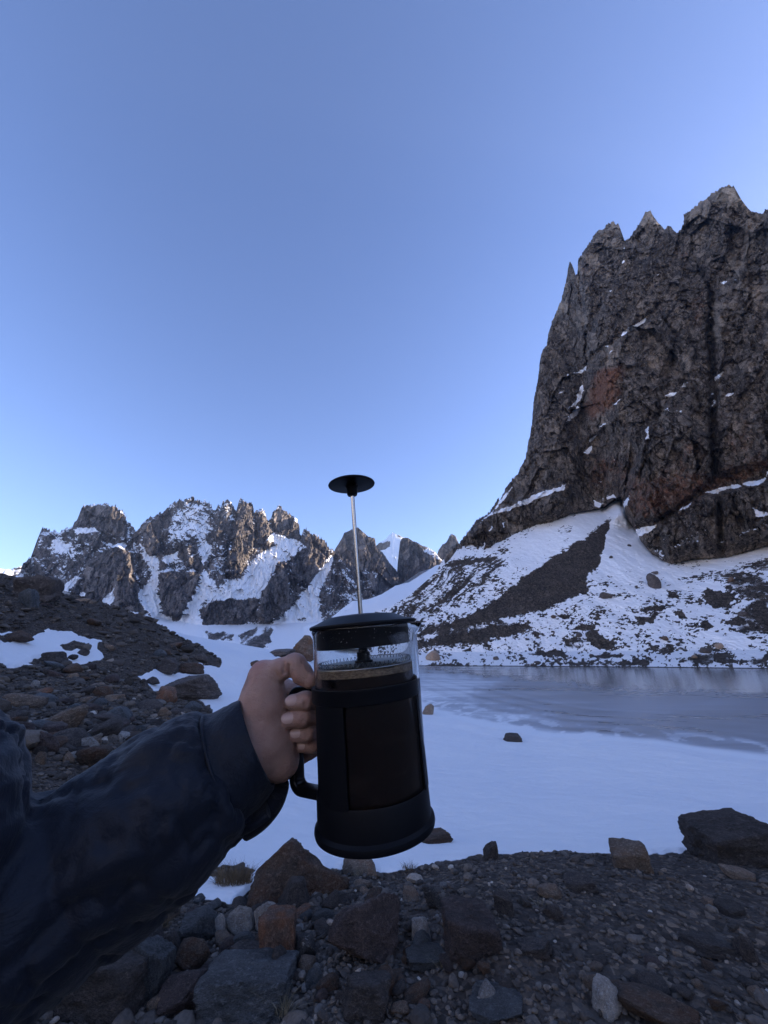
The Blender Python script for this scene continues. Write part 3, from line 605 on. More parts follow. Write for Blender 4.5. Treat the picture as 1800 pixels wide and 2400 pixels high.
def make_cliff():
    A, T = skyline(cliff_sky[:-2], 900, .012, 6, 420, [(66, .95), (74, .78), (82, .58), (92, .36), (110, .2), (135, .12)])  # crest beyond the frame is added to keep the foreground in shade
    Ts = blur(T, 34)
    # the foot of the tower follows the top edge of the scree and runs on below it
    P = np.array(tal_top[:-1]); ta, tt = azt(P[:, 0], P[:, 1]); ta = np.append(np.maximum.accumulate(ta), np.radians([75, 100, 135])); tt = np.append(tt, [.16, .10, .06])
    tfoot = np.interp(A, ta, tt) + .004 * fbm(A * 160, np.full_like(A, 2.2), .5, 4)
    tb = np.minimum(tfoot, T - .004)
    taln = TALP.shape[1]; TA = np.arctan2(TALP[-1, :, 0], TALP[-1, :, 1]); TD = np.hypot(TALP[..., 0], TALP[..., 1]); TT_ = (TALP[..., 2] - CAMZ) / TD
    # distance of the scree surface along each column at the traced foot
    df = np.empty_like(A)
    ci = np.clip(np.searchsorted(TA, A), 0, taln - 1)
    for k, (c, t) in enumerate(zip(ci, tfoot)): df[k] = np.interp(t, TT_[:, c], TD[:, c])
    tans = math.tan(R(74))
    d0 = np.maximum(df - df * tfoot / tans, 280)           # where the tower's plane meets lake level
    d0 = blur(runmin(d0, 26), 60) - 2
    edge = sstep(azt(*Z3([(560, 520)])[0])[0] + .10, azt(*Z3([(150, 1850)])[0])[0] - .02, A)
    def depth(AZ, TT, v):
        d = d0[None] / np.maximum(1 - TT / tans, .15)
        # the left edge turns away from the viewer
        dt = np.maximum(Ts[None] - TT, 0)
        return d + edge[None] * 26 * np.exp(-dt / .22)
    def relief(AZ, TT, D, v, px, py):
        X = AZ * 560; Zz = TT * 560
        lean = X - .10 * Zz
        up = sstep(0, .035, TT - tfoot[None])
        wx = lean + 10 * fbm(X / 60, Zz / 60, .7, 3)
        r = ridged(wx / 46, Zz / 190, 1.7, 5, gain=.55) * 15 + fbm(X / 26, Zz / 34, 5.5, 6, gain=.62) * 10
        cr = np.maximum(0, ridged(wx / 19, Zz / 75, 3.9, 4, gain=.6)) * 9
        st = (Zz + .35 * X) / 17 + 1.6 * fbm(X / 22, Zz / 22, 3.1, 3); st = (st - np.floor(st)); cr = cr - 4.5 * sstep(.0, .9, st) * sstep(-.2, .3, fbm(X / 40, Zz / 30, 12.1, 3))
        dg = ridged((X - Zz * .9) / 60, (X + Zz) / 160, 8.1, 4, gain=.6) * 7
        fn = ridged(X / 8, Zz / 13, 2.9, 5, gain=.7) * 3.4 + fbm(X / 4, Zz / 5, 6.1, 4, gain=.7) * 2.2
        wX = lean + 7 * fbm(X / 26, Zz / 26, 1.1, 4); wZ = Zz + 7 * fbm(X / 26, Zz / 26, 6.1, 4)
        f1, t1_ = facets(wX + .35 * wZ, wZ, 58, 150, 1.3, 1.1, .8); f2, t2_ = facets(wX - .2 * wZ, wZ, 24, 60, 2.7, 1.1, .8); f3, t3_ = facets(wX + .3 * wZ, wZ, 9.5, 20, 3.9, 1.1, .8); f4, t4_ = facets(wX, wZ, 4, 6.5, 5.2, 1.1, .8)
        vert = fbm(wX / 5, Zz / 60, 7.7, 4, gain=.6)
        TONE['t'] = .5 + .30 * (t1_ - .5) + .40 * (t2_ - .5) + .42 * (t3_ - .5) + .30 * (t4_ - .5) + .25 * vert + .10
        body = f1 * 17 + f2 * 10.5 + f3 * 5.2 + f4 * 2.4 - .35 * (r + dg) + .7 * cr - .45 * fn - 5 * ridged(wx / 30, Zz / 240, 8.8, 3)
        return body * up - .6 * up * paint(px, py, [(p, h, s_ * (1.6 if h > 0 else 1.0)) for p, h, s_ in CF], 9, 9.0) + 9 * np.exp(-np.maximum(Ts[None] - TT, 0) / .012)
    def snowf(P, N, px, py, v):
        X = np.arctan2(P[..., 0], P[..., 1]) * 560; Zz = P[..., 2]
        n = fbm((X - Zz * .5) / 10, (Zz + X * .4) / 7, 4.4, 4, gain=.6)
        s = -.13 + .62 * np.maximum(N[..., 2] - .22, 0) + n * .36 + paint(px, py, CS, 4, 4.0)
        foot = sstep(.13, .0, v) * .35
        return s + foot * (n > -.2)
    def rustf(P, N, px, py, v): return .08 + .4 * fbm(P[..., 0] / 70, P[..., 2] / 50, 1.1, 3) + paint(px, py, CR, 12, 1.0)
    sheet('rock_tower', 'cliff', A, T, tb, 760, depth, relief, snowf, rustf, [(40, .97), (220, .95), (900, 1.1), (1700, 1.1), (2600, .5), (3200, 0)], skirt=(120, .02))  # unseen back of the massif, shaped to block low sun from the far slopes
make_cliff()

# ------------------------------------------------------------------ near ground
CPT = []
for (dx, dy, yy) in [(390,1512,19),(100,1660,5.2),(50,1263,30),(300,1337,32),(480,1425,30),(100,1400,17),(100,1550,8.5),(250,1560,9.5),(500,1480,24),(560,1410,50),(390,1372,55),(620,1412,80),(650,1500,30),(690,1432,80),(180,1300,31),(400,1400,31),(30,1450,13.5),(200,1450,16.5),(330,1600,9.5),(420,1530,16),
                     (400,1935,4.1),(560,1888,4.9),(1000,1700,12.2),(700,1800,7.0),(700,1650,13),(600,1600,15),(1000,1840,5.6),(1400,1840,5.7),(1650,1820,5.6),(1300,1700,12.5),(1600,1740,10.5)]:
    a, f, z = dray(dx * DK, dy * DK); CPT.append((a / f * yy, yy, CAMZ + z / f * yy))
for (dx, dy) in [(900,1535),(940,1546),(1060,1570),(1180,1592),(1400,1605),(1659,1645)]:
    a, f, z = dray(dx * DK, dy * DK); k = -(CAMZ - .02) / z; CPT.append((a * k, f * k, .02))
for (x, y, z) in [(0,.5,2.62),(0,2.5,2.58),(3,2.5,2.58),(-2.5,2.2,2.66),(5,3.5,2.56),(0,-3,2.75),(5,-2,2.75),(-5,0,3.2),(-6,3,3.6),(-10,0,4.6),(-22,14,8.4),(-40,30,13),(-35,-5,12),(12,1,2.6),(25,0,2.8),(-50,60,13),(20,-20,3.2),(-20,-20,8)]: CPT.append((x, y, z))
for (dx, dy, yy) in [(740,1892,4.35),(900,1886,4.4),(1040,1856,4.5),(1200,1852,4.55),(1366,1856,4.55),(1560,1862,4.6),(640,1900,4.4)]:
    a, f, z = dray(dx * DK, dy * DK); CPT.append((a / f * yy, yy, CAMZ + z / f * yy))
CPT = np.array(CPT)
def _phi(r2): return np.where(r2 < 1e-12, 0, .5 * r2 * np.log(np.maximum(r2, 1e-12)))
def _warp(x, y):                                       # even out near and far control points
    r = np.hypot(x, y); k = np.log1p(r / 3) / np.maximum(r, 1e-6); return x * k, y * k
wxc, wyc = _warp(CPT[:, 0], CPT[:, 1]); nC = len(CPT)
K = _phi((wxc[:, None] - wxc) ** 2 + (wyc[:, None] - wyc) ** 2) + np.eye(nC) * 2e-3
Pm = np.stack([np.ones(nC), wxc, wyc], 1)
Am = np.block([[K, Pm], [Pm.T, np.zeros((3, 3))]])
TW = np.linalg.solve(Am, np.concatenate([CPT[:, 2], np.zeros(3)]))
lake_near = []
for (dx, dy) in [(760,1441.5),(800,1470),(860,1510),(900,1533),(940,1546),(1000,1558),(1060,1570),(1180,1592),(1400,1605),(1659,1645),(1900,1700),(2400,1800)]:
    a, f, z = dray(dx * DK, dy * DK); k = -CAMZ / z; lake_near.append((a * k, f * k))
lake_poly = lake_near + [(400, 20), (400, 500), (-60, 500)]
def lake_sd(x, y):
    P = np.array(lake_poly); d2 = np.full(x.shape, 1e12); ins = np.zeros(x.shape, bool)
    for i in range(len(P)):
        a = P[i]; b = P[(i + 1) % len(P)]; e = b - a; L = max(e @ e, 1e-9)
        t = np.clip(((x - a[0]) * e[0] + (y - a[1]) * e[1]) / L, 0, 1)
        d2 = np.minimum(d2, (x - a[0] - t * e[0]) ** 2 + (y - a[1] - t * e[1]) ** 2)
        c = (a[1] > y) != (b[1] > y)
        with np.errstate(divide='ignore', invalid='ignore'):
            ins ^= c & (x < e[0] * (y - a[1]) / (e[1] if e[1] else 1e-9) + a[0])
    return np.where(ins, 1, -1) * np.sqrt(d2)
SNOWP = [
    (D_([(296,1463),(330,1452),(365,1432),(420,1432),(478,1440),(478,1424),(440,1400),(355,1362),(420,1362),(590,1400),(700,1370),(1000,1400),(2600,1380),(2600,1760),(1900,1780),(1659,1800),(1475,1852),(1330,1852),(1200,1850),(1040,1852),(960,1866),(900,1882),(830,1890),(740,1884),(600,1875),(560,1890),(460,1890),(430,1900),(455,1800),(500,1700),(480,1600),(455,1528),(430,1515),(330,1490)]), 1, 5),
    (D_([(395,1932),(432,1900),(470,1890),(560,1888),(577,1897),(545,1925),(500,1962),(470,1955),(430,1945)]), 1, 4),
    (Z5([(-700,380),(-100,390),(0,400),(80,405),(140,390),(250,420),(290,390),(440,395),(550,430),(670,450),(620,490),(690,565),(560,600),(430,590),(360,575),(240,560),(180,580),(230,595),(60,620),(30,590),(0,575),(-300,640),(-700,600)]), 1, 4),
    (Z5([(378,487),(430,468),(490,452),(585,480),(560,512),(430,518)]), -1, 4), (Z5([(-100,420),(60,415),(130,450),(60,462),(-100,470)]), -1, 4), (Z5([(80,400),(150,395),(245,415),(200,425),(100,415)]), -1, 3),
    (Z5([(185,570),(270,545),(350,570),(300,585)]), -1, 3), (Z5([(1080,590),(1180,580),(1280,605),(1270,660),(1100,665),(1000,640)]), -1, 4), (Z5([(930,700),(1000,700),(1000,725),(935,735)]), -1, 3),
    (D_([(420,1895),(470,1872),(520,1870),(560,1885),(520,1912),(470,1905)]), -.8, 6),
    (D_([(585,1412),(640,1400),(680,1395),(690,1425),(640,1430),(600,1420)]), -1, 4),
]
def snow_mask(x, y, z):
    px, py = proj(x, y, z)
    s = np.clip(paint(px, py, SNOWP, 7, 6.0), 0, 1)
    front = y > .3
    s = np.where(front & (np.abs(px) < 6000), s, 0)
    return np.where((y > 60) & (x > -60) & (x < 60) & (s > .2), s, s)
def ground_base(x, y):
    x = np.asarray(x, float); y = np.asarray(y, float)
    wx, wy = _warp(x, y); z = TW[nC] + TW[nC + 1] * wx + TW[nC + 2] * wy
    for i in range(nC): z = z + TW[i] * _phi((wx - wxc[i]) ** 2 + (wy - wyc[i]) ** 2)
    sd = lake_sd(x, y)
    r = np.hypot(x, y)
    z = np.where(sd > 0, -.02 - .05 * np.minimum(sd, 10), np.maximum(z, .012 * np.minimum(-sd, 60)))
    k = sstep(85, 125, r); z = z * (1 - k) - 1.5 * k
    return z
def ground_z(x, y, full=False):
    z = ground_base(x, y); sd = lake_sd(np.asarray(x, float), np.asarray(y, float))
    s = snow_mask(x, y, z)
    hill = sstep(3.2, 5.5, z) + sstep(12, 20, np.hypot(x, y)) * .6
    g = fbm(x * .9, y * .9, 1.2, 5, gain=.55) * (.10 + .35 * hill) + fbm(x * 4, y * 4, 3.2, 3) * (.025 + .05 * hill)
    sn = fbm(x * .35, y * .35, 7.7, 4) * .12 + fbm(x * 1.6, y * 2.6, 9.7, 4) * .026 + .045
    off = sstep(0, 2.5, -sd)
    z = z + off * (g * (1 - s) + sn * s)
    return (z, s) if full else z
def make_ground():
    na, nr = 760, 560
    az = np.linspace(R(-88), R(88), na); r = np.exp(np.linspace(math.log(.5), math.log(135), nr))
    AZ, RR = np.meshgrid(az, r); X = RR * np.sin(AZ); Y = RR * np.cos(AZ) - .3
    Z, s = ground_z(X, Y, True)
    me = mesh_np('moraine_ground', np.stack([X, Y, Z], -1).reshape(-1, 3), gridfaces(nr, na), M['ground'], True, {'snow': s})
    link('moraine_ground', me)['kind'] = 'structure'
    # the rest of the valley, out to the horizon
    nr2, na2 = 14, 96
    rr = np.array([2, 60, 130, 240, 500, 900, 1500, 2200, 3000, 3600, 4200, 4800, 5400, 6000.]); aa = np.linspace(0, 2 * math.pi, na2, endpoint=False)
    V = np.stack([rr[:, None] * np.sin(aa), rr[:, None] * np.cos(aa), np.full((nr2, na2), -1.9)], -1)
    link('valley_floor', mesh_np('valley_floor', V.reshape(-1, 3), gridfaces(nr2, na2, True), M['vsnow']))['kind'] = 'structure'
    # ground behind the viewer
    az = np.linspace(R(86), R(274), 60); r = np.exp(np.linspace(math.log(.6), math.log(60), 40)); AZ, RR = np.meshgrid(az, r)
    X = RR * np.sin(AZ); Y = RR * np.cos(AZ) - .3
    me = mesh_np('moraine_ground', np.stack([X, Y, ground_base(X, Y) - .02], -1).reshape(-1, 3), gridfaces(40, 60), M['ground'], True, {'snow': X * 0})
    link('moraine_ground', me)['kind'] = 'structure'
make_ground()
def make_lake():
    na, nr = 420, 300
    az = np.linspace(R(-22), R(88), na); r = np.exp(np.linspace(math.log(9), math.log(262), nr)); AZ, RR = np.meshgrid(az, r)
    X = RR * np.sin(AZ); Y = RR * np.cos(AZ); sd = lake_sd(X, Y)
    px, py = proj(X, Y, np.zeros_like(X))
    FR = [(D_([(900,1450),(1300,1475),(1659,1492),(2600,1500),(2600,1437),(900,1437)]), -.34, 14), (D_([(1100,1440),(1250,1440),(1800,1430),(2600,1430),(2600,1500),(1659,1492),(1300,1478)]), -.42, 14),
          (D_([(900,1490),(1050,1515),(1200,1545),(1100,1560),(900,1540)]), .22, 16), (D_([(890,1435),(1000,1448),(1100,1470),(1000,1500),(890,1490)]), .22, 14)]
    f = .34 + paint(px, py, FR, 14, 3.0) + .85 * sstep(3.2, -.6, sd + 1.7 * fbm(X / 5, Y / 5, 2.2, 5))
    f = f + .35 * sstep(9, 2, sd) * (fbm(X / 1.2 - Y / 3, Y / 4 + X / 9, 4.2, 4) > .1) * .6
    f = f + .06 + sstep(0, 3, sd) * (.28 * fbm(sd / 1.6 + .6 * fbm(X / 9, Y / 9, 5.2, 3), X / 26, 6.2, 5, gain=.6) * sstep(26, 4, sd) + .25 * fbm(X / 30, Y / 7, 1.4, 5, gain=.6))
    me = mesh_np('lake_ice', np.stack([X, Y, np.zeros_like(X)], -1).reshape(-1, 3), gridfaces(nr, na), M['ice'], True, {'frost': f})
    link('lake_ice', me)['kind'] = 'structure'
make_lake()
# ------------------------------------------------------------------ stones
def ico(sub):
    bm = bmesh.new(); bmesh.ops.create_icosphere(bm, subdivisions=sub, radius=1)
    V = np.array([v.co[:] for v in bm.verts]); F = np.array([[v.index for v in f.verts] for f in bm.faces]); bm.free(); return V, F
ICO = {k: ico(k) for k in (1, 2, 3, 4, 5)}
def rock_shape(seed, sub=3, planes=13, round_=.25, rough=.05, spread=.38, box=False):
    """a broken stone: a ball cut by random planes, then roughened"""
    g = np.random.default_rng(seed); V, F = ICO[sub]; V = V.copy()
    n = g.normal(size=(planes, 3)); n /= np.linalg.norm(n, axis=1)[:, None]; d = 1 - spread * g.random(planes) ** .8
    if box:                                                # broken along its bedding: six main faces
        n = np.concatenate([n, np.array([[1, 0, 0], [-1, 0, 0], [0, 1, 0], [0, -1, 0], [0, 0, 1], [0, 0, -1]]) + g.normal(0, .16, (6, 3))]); n /= np.linalg.norm(n, axis=1)[:, None]
        d = np.append(np.maximum(d, .86), g.uniform(.56, .68, 6))
    dot = V @ n.T
    with np.errstate(divide='ignore'): c = np.where(dot > .05, d / np.maximum(dot, .05), 9)
    r = np.minimum(c.min(1), 1.15); r = r * (1 - round_) + round_
    if rough:
        r = r + rough * fbm(V[:, 0] * 1.7 + seed, V[:, 1] * 1.7, V[:, 2] * 1.7, 5, gain=.65) + rough * .5 * ridged(V[:, 0] * 3.3 + seed, V[:, 1] * 3.3, V[:, 2] * 3.3, 3, gain=.6)
    return V * r[:, None], F
def hitground(px, py):
    """where the sight line through a photo pixel meets the ground"""
    a, f, z = dray(px, py); L = math.hypot(float(a), float(f))
    t = np.exp(np.linspace(math.log(1.2), math.log(120), 700))
    X = a * t / L; Y = f * t / L; Zr = CAMZ + z * t / L
    g = ground_z(X, Y); w_ = np.nonzero(Zr < g)[0]
    i = w_[0] if len(w_) else len(t) - 1
    return X[i], Y[i], g[i]
def hitscree(px, py):
    pxx, pyy = proj(TALP[..., 0], TALP[..., 1], TALP[..., 2])
    i = np.argmin((pxx - px) ** 2 + (pyy - py) ** 2); return TALP.reshape(-1, 3)[i]
def add_stone(name, me, X, Y, Z, sx, sy, sz, rot, sink):
    o = link(name, me); o.location = (X, Y, Z + sz * (1 - 2 * sink)); o.scale = (sx, sy, sz); o.rotation_euler = rot
    return o
BIG_G = 'stones lying on the moraine'
# (x, y of the foot, width, height in the 1659 view, material, planes, roundness, label, name, category)
NAMED = [
 (632,1962,225,128,'brown',9,.05,'big brown pyramid-shaped rock below the French press','rock','rock'),
 (785,1898,96,46,'tan',14,.35,'rounded grey-tan rock at the snow edge, right of the pyramid-shaped rock','rock','rock'),
 (511,2024,64,48,'pale',16,.55,'round whitish stone, left one of the touching pair','stone','stone'),
 (573,2020,62,52,'pale',16,.5,'round whitish stone with rusty foot, right one of the touching pair','stone','stone'),
 (468,2030,38,36,'pale',14,.4,'small pale stone against the left round whitish stone','stone','stone'),
 (588,2108,86,96,'rust',8,.08,'upright rust-orange block below the round whitish pair','rock','rock'),
 (656,2088,54,46,'striped',12,.35,'grey stone streaked with white beside the rust-orange block','stone','stone'),
 (800,2112,205,128,'purple',13,.22,'broad dark purplish boulder right of centre in the foreground','boulder','boulder'),
 (910,2042,48,42,'pale',10,.25,'pale blocky stone right of the broad purplish boulder','stone','stone'),
 (912,2064,52,36,'blue',10,.25,'blue-grey stone under the pale blocky stone','stone','stone'),
 (925,2104,98,38,'blue',9,.2,'tilted flat grey stone below the broad purplish boulder','stone','stone'),
 (1030,2098,150,104,'purple',11,.15,'dark sloping slab between the purplish boulder and the gravel','rock','rock'),
 (510,2232,235,108,'blue',9,.15,'large blue-grey slab at the bottom edge of the picture','rock','rock'),
 (300,2180,92,100,'blue',8,.08,'blue-grey wedge-shaped rock near the bottom left','rock','rock'),
 (170,2235,230,120,'dark',9,.15,'long dark slab in the bottom left corner','rock','rock'),
 (375,2208,104,64,'purple',13,.3,'rounded purplish stone left of the large blue-grey slab','stone','stone'),
 (325,2208,46,32,'tan',13,.5,'small tan stone left of the rounded purplish stone','stone','stone'),
 (592,2156,62,70,'dark',8,.05,'pointed dark rock below the rust-orange block','rock','rock'),
 (520,2102,104,46,'dark',9,.15,'flat dark rock left of the rust-orange block','rock','rock'),
 (478,2150,40,30,'pale',9,.2,'small pale angular stone above the large blue-grey slab','stone','stone'),
 (408,2058,96,58,'blue',10,.2,'blue-grey rock left of the whitish pair','rock','rock'),
 (354,2080,46,44,'dark',12,.3,'rounded grey stone beside the jacket hem','stone','stone'),
 (404,2112,78,58,'brown',10,.2,'dark brown rock below the blue-grey rock','rock','rock'),
 (637,1975,84,62,'dark',8,.1,'grey wedge leaning on the foot of the pyramid-shaped rock','rock','rock'),
 (726,1970,72,36,'dark',10,.25,'smooth dark stone right of the pyramid-shaped rock','stone','stone'),
 (789,2240,130,84,'dark',9,.12,'dark slab with a rusty top at the bottom edge','rock','rock'),
 (1197,1946,62,28,'tan',16,.55,'rounded orange-tan stone in the middle of the gravel bank','stone','stone'),
 (1268,1935,90,34,'dark',10,.2,'dark low rock behind the rounded orange-tan stone','rock','rock'),
 (1366,1884,78,58,'tan',8,.12,'tan cube-shaped rock on the crest of the gravel bank','rock','rock'),
 (1066,1858,46,34,'dark',7,.05,'dark triangular stone on the crest of the gravel bank','stone','stone'),
 (1606,1866,190,86,'dark',12,.18,'huge dark rock on the crest at the right','boulder','boulder'),
 (1619,1905,66,22,'tan',10,.3,'pale flat stone below the huge dark rock','stone','stone'),
 (1324,2204,62,56,'pale',16,.5,'round pale stone at the bottom right','stone','stone'),
 (1336,2166,26,22,'tan',12,.4,'small tan stone just above the round pale stone','stone','stone'),
 (1059,2186,54,38,'pale',12,.35,'pale grey stone near the bottom, below the dark sloping slab','stone','stone'),
 (1037,2192,22,22,'pale',12,.4,'little pale stone touching the pale grey stone','stone','stone'),
 (1297,2108,46,20,'tan',13,.5,'oval tan stone in the gravel above the round pale stone','stone','stone'),
 (997,2119,16,12,'white',8,.2,'tiny white quartz chip below the dark sloping slab','stone','stone'),
 (1515,2142,24,14,'tan',12,.4,'small tan stone low in the gravel at the right','stone','stone'),
 (1439,2088,22,12,'pale',12,.4,'small pale stone in the bare gravel at the right','stone','stone'),
 (1548,1967,34,16,'tan',11,.3,'flat tan stone below the pale flat stone','stone','stone'),
 (1602,1987,84,26,'dark',10,.2,'low dark rock near the right edge of the gravel','rock','rock'),
 (1012,1972,38,24,'tan',11,.3,'greyish tan stone beside the white-striped rock','stone','stone'),
 (1095,1984,46,40,'dark',9,.15,'dark upright stone in the gravel, right of the white-striped rock','stone','stone'),
 (1206,1998,54,32,'dark',8,.1,'dark pointed stone below the rounded orange-tan stone','stone','stone'),
 (1164,2078,88,34,'dark',9,.15,'flat dark stone right of the dark sloping slab','stone','stone'),
 (1013,2106,38,24,'brown',11,.3,'brown stone below the dark sloping slab','stone','stone'),
 (1561,2080,114,36,'dark',10,.2,'long low dark stone at the right','rock','rock'),
 (1637,2095,64,48,'dark',11,.2,'dark rock cut by the right edge of the picture','rock','rock'),
 (1088,2228,140,34,'blue',9,.15,'blue-grey slab at the bottom edge, right of the rusty-topped slab','rock','rock'),
 (1455,2246,210,60,'brown',12,.25,'wide brown rock at the bottom right edge','rock','rock'),
 (1433,2166,80,32,'dark',10,.2,'flat dark stone above the wide brown rock','stone','stone'),
 (935,1972,48,40,'striped',11,.25,'dark rock striped with white below the French press','rock','rock'),
 (392,1517,124,52,'dark',14,.4,'big rounded grey-brown boulder at the edge of the snow on the left','boulder','boulder'),
 (347,1524,48,34,'rust',15,.5,'reddish round stone in front of the big grey-brown boulder','stone','stone'),
 (347,1552,32,20,'tan',11,.3,'tan stone below the reddish round stone','stone','stone'),
 (353,1562,20,12,'tan',12,.4,'small tan stone just below the other tan stone by the boulder','stone','stone'),
 (70,1630,66,38,'purple',11,.25,'dark purplish rock on the hillside beside the jacket shoulder','rock','rock'),
 (193,1598,36,22,'pale',10,.25,'pale angular stone on the hillside above the sleeve','stone','stone'),
 (250,1606,20,16,'pale',11,.3,'small pale stone right of the pale angular stone','stone','stone'),
 (68,1486,18,14,'pale',16,.6,'small round pale stone below the left snow patch','stone','stone'),
 (79,1652,28,22,'tan',11,.3,'tan stone at the crook of the sleeve','stone','stone'),
 (137,1652,28,22,'tan',9,.2,'angular tan stone at the crook of the sleeve','stone','stone'),
 (180,1519,34,11,'tan',11,.3,'flat tan stone on the hillside, left of its twin','stone','stone'),
 (238,1514,38,12,'tan',11,.3,'flat tan stone on the hillside, right of its twin','stone','stone'),
 (50,1296,84,50,'dark',8,.05,'jagged dark outcrop on top of the left hillside','boulder','boulder'),
 (46,1306,44,30,'blue',10,.2,'grey block below the jagged outcrop','boulder','boulder'),
 (347,1458,64,32,'dark',12,.3,'dark boulder at the tip of the right-hand hillside snow','boulder','boulder'),
 (397,1456,62,20,'brown',11,.3,'low brown boulder lying in the hillside snow','boulder','boulder'),
 (323,1480,32,15,'dark',12,.4,'small dark rock at the snow edge above the big grey-brown boulder','rock','rock'),
 (93,1432,58,19,'dark',10,.2,'low dark rock at the lower edge of the left snow patch','rock','rock'),
 (18,1386,54,20,'brown',11,.3,'brown rock at the upper left of the snow patch','rock','rock'),
 (150,1428,22,10,'dark',11,.3,'lower dark rock inside the left snow patch','rock','rock'),
 (172,1416,26,12,'dark',11,.3,'upper dark rock inside the left snow patch','rock','rock'),
 (546,1442,30,12,'brown',9,.2,'lone brown rock in the snow above the thumb','rock','rock'),
 (605,1416,64,12,'dark',9,.2,'low dark rock at the far shore behind the hand','rock','rock'),
 (652,1430,66,44,'brown',10,.2,'dark boulder at the far shore between the hand and the press','boulder','boulder'),
 (928,1547,36,22,'tan',11,.25,'speckled rock at the edge of the ice right of the press','rock','rock'),
 (1113,1605,46,17,'dark',7,.05,'flat dark rock alone on the snow field','rock','rock'),
 (940,1826,78,26,'brown',8,.1,'flat brown rock half hidden by the base of the press','rock','rock'),
 (912,1461,18,5,'dark',9,.2,'tiny dark rock on the ice beside the press','rock','rock'),
]
SCREE = [(936,1424,28,20,'tan','boulder by the far lake shore, right of the press'),(1414,1268,24,34,'dark','tall dark boulder standing in the middle of the scree snow'),(1311,1291,24,15,'dark','dark boulder below the tip of the dark scree fan'),
 (1438,1382,14,10,'brown','brown boulder low on the snowy scree'),(1556,1400,16,12,'tan','tan boulder among dark ones at the right shore'),(1526,1410,20,14,'dark','dark boulder near the right shore'),(1250,1375,14,10,'dark','dark boulder above the black patch at the middle shore'),
 (1500,1422,12,8,'tan','small tan boulder at the right shore'),(1416,1240,12,8,'dark','small dark boulder above the tall dark boulder'),(1360,1180,8,6,'dark','little dark boulder high in the snow gully'),(1320,1205,8,6,'dark','lone little boulder left in the snow gully'),
 (1196,1335,10,7,'brown','small brown boulder on the snow below the dark fan'),(1072,1425,12,8,'dark','small dark boulder at the shore below the lower dark band'),(1160,1432,14,6,'dark','flat dark boulder on the middle shoreline'),(1605,1330,16,12,'dark','dark boulder on the right-hand scree'),(1580,1255,14,10,'brown','brown boulder below the right buttress')]
stones = []                                                # (photo x, y, w, name) of the ones that can be named
for i, (dx, dy, wpx, hpx, m, pl, rd, lab, nm, cat) in enumerate(NAMED):
    px, py = dx * DK, dy * DK
    X, Y, Z = hitground(px, min(py - hpx * DK * .10, 2395 if py < 2395 else py - hpx * DK * .2))
    a, f, z = dray(px, py); depth = Y * CP + (Z - CAMZ) * SP
    wm = wpx * DK * depth / FPX; hm = hpx * DK * depth / FPX
    dep = math.atan2(CAMZ - Z, math.hypot(X, Y)); hm = max(.4 * hm, (hm - .55 * wm * math.sin(max(dep, 0))) / math.cos(dep))
    V, F = rock_shape(100 + i, 5 if wpx > 90 else (4 if wpx > 34 else 3), pl + 6, rd * .6, .20 if 'jagged' in lab else .13 if wpx > 60 else .10, .55, bool(set(lab.replace('-', ' ').replace(',', '').split()[:6]) & {'cube', 'block', 'slab', 'flat', 'wedge', 'low', 'upright', 'blocky', 'jagged', 'huge'}))
    V[:, :2] *= (1 + .35 * np.clip(-V[:, 2:3], 0, 1)); mx = np.abs(V[:, 0]).max(); mz = V[:, 2].max()
    if 'pyramid' in lab:
        k = np.clip(.52 + .52 * (1 - V[:, 2:3] / mz), .5, 1.2)[:, 0]; V[:, 0] = V[:, 0] * k * 1.2 - .30 * (1 - V[:, 2]); V[:, 1] *= k * 1.2; mx = np.abs(V[:, 0]).max() * .92
    if 'hidden' in lab: pass
    me = mesh_np('rock', V, F, M[m], wpx > 26)
    sink = .34 if wpx > 150 else .24
    sz = hm / (2 * mz * (1 - sink)) * 1.05
    off = .10 if ('crest' in lab or 'triangular' in lab) else .36
    if 'pyramid' in lab: V[:, 2] = np.minimum(V[:, 2], .80 * mz + .35 * (V[:, 2] - .80 * mz)); mz = V[:, 2].max()
    Zc = float(ground_z(np.array([X]), np.array([Y + wm * off]))[0]); dz = max(0, Z - Zc); sz += dz / (2 * mz)
    if 'triangular' in lab: sink = .36; sz *= 1.1
    me.vertices.foreach_set('co', np.asarray(V, np.float32).ravel()); o = add_stone(nm, me, X, Y + wm * off, Z, wm / (2 * mx), wm / (2 * mx) * .85, sz, (random.uniform(-.12, .12), random.uniform(-.12, .12), 0 if wpx > 110 else random.uniform(-.4, .4)), sink)
    o.location.z = Z - dz + sz * mz - 2 * sz * mz * sink * (1 if dz < .02 else .7)
    tag(o, lab, cat)
    stones.append((px, py - hpx * .5, wpx * DK, lab))
for i, (dx, dy, wpx, hpx, m, lab) in enumerate(SCREE):
    P = hitscree(dx * DK, dy * DK); depth = P[1] * CP + (P[2] - CAMZ) * SP
    wm = wpx * DK * depth / FPX; hm = hpx * DK * depth / FPX
    V, F = rock_shape(300 + i, 3, 10, .15, .08, .45)
    o = add_stone('boulder', mesh_np('rock', V, F, M[m], False), P[0], P[1], P[2], wm / 2, wm / 2, hm * .62, (0, 0, random.uniform(0, 6)), .3)
    tag(o, lab, 'boulder')
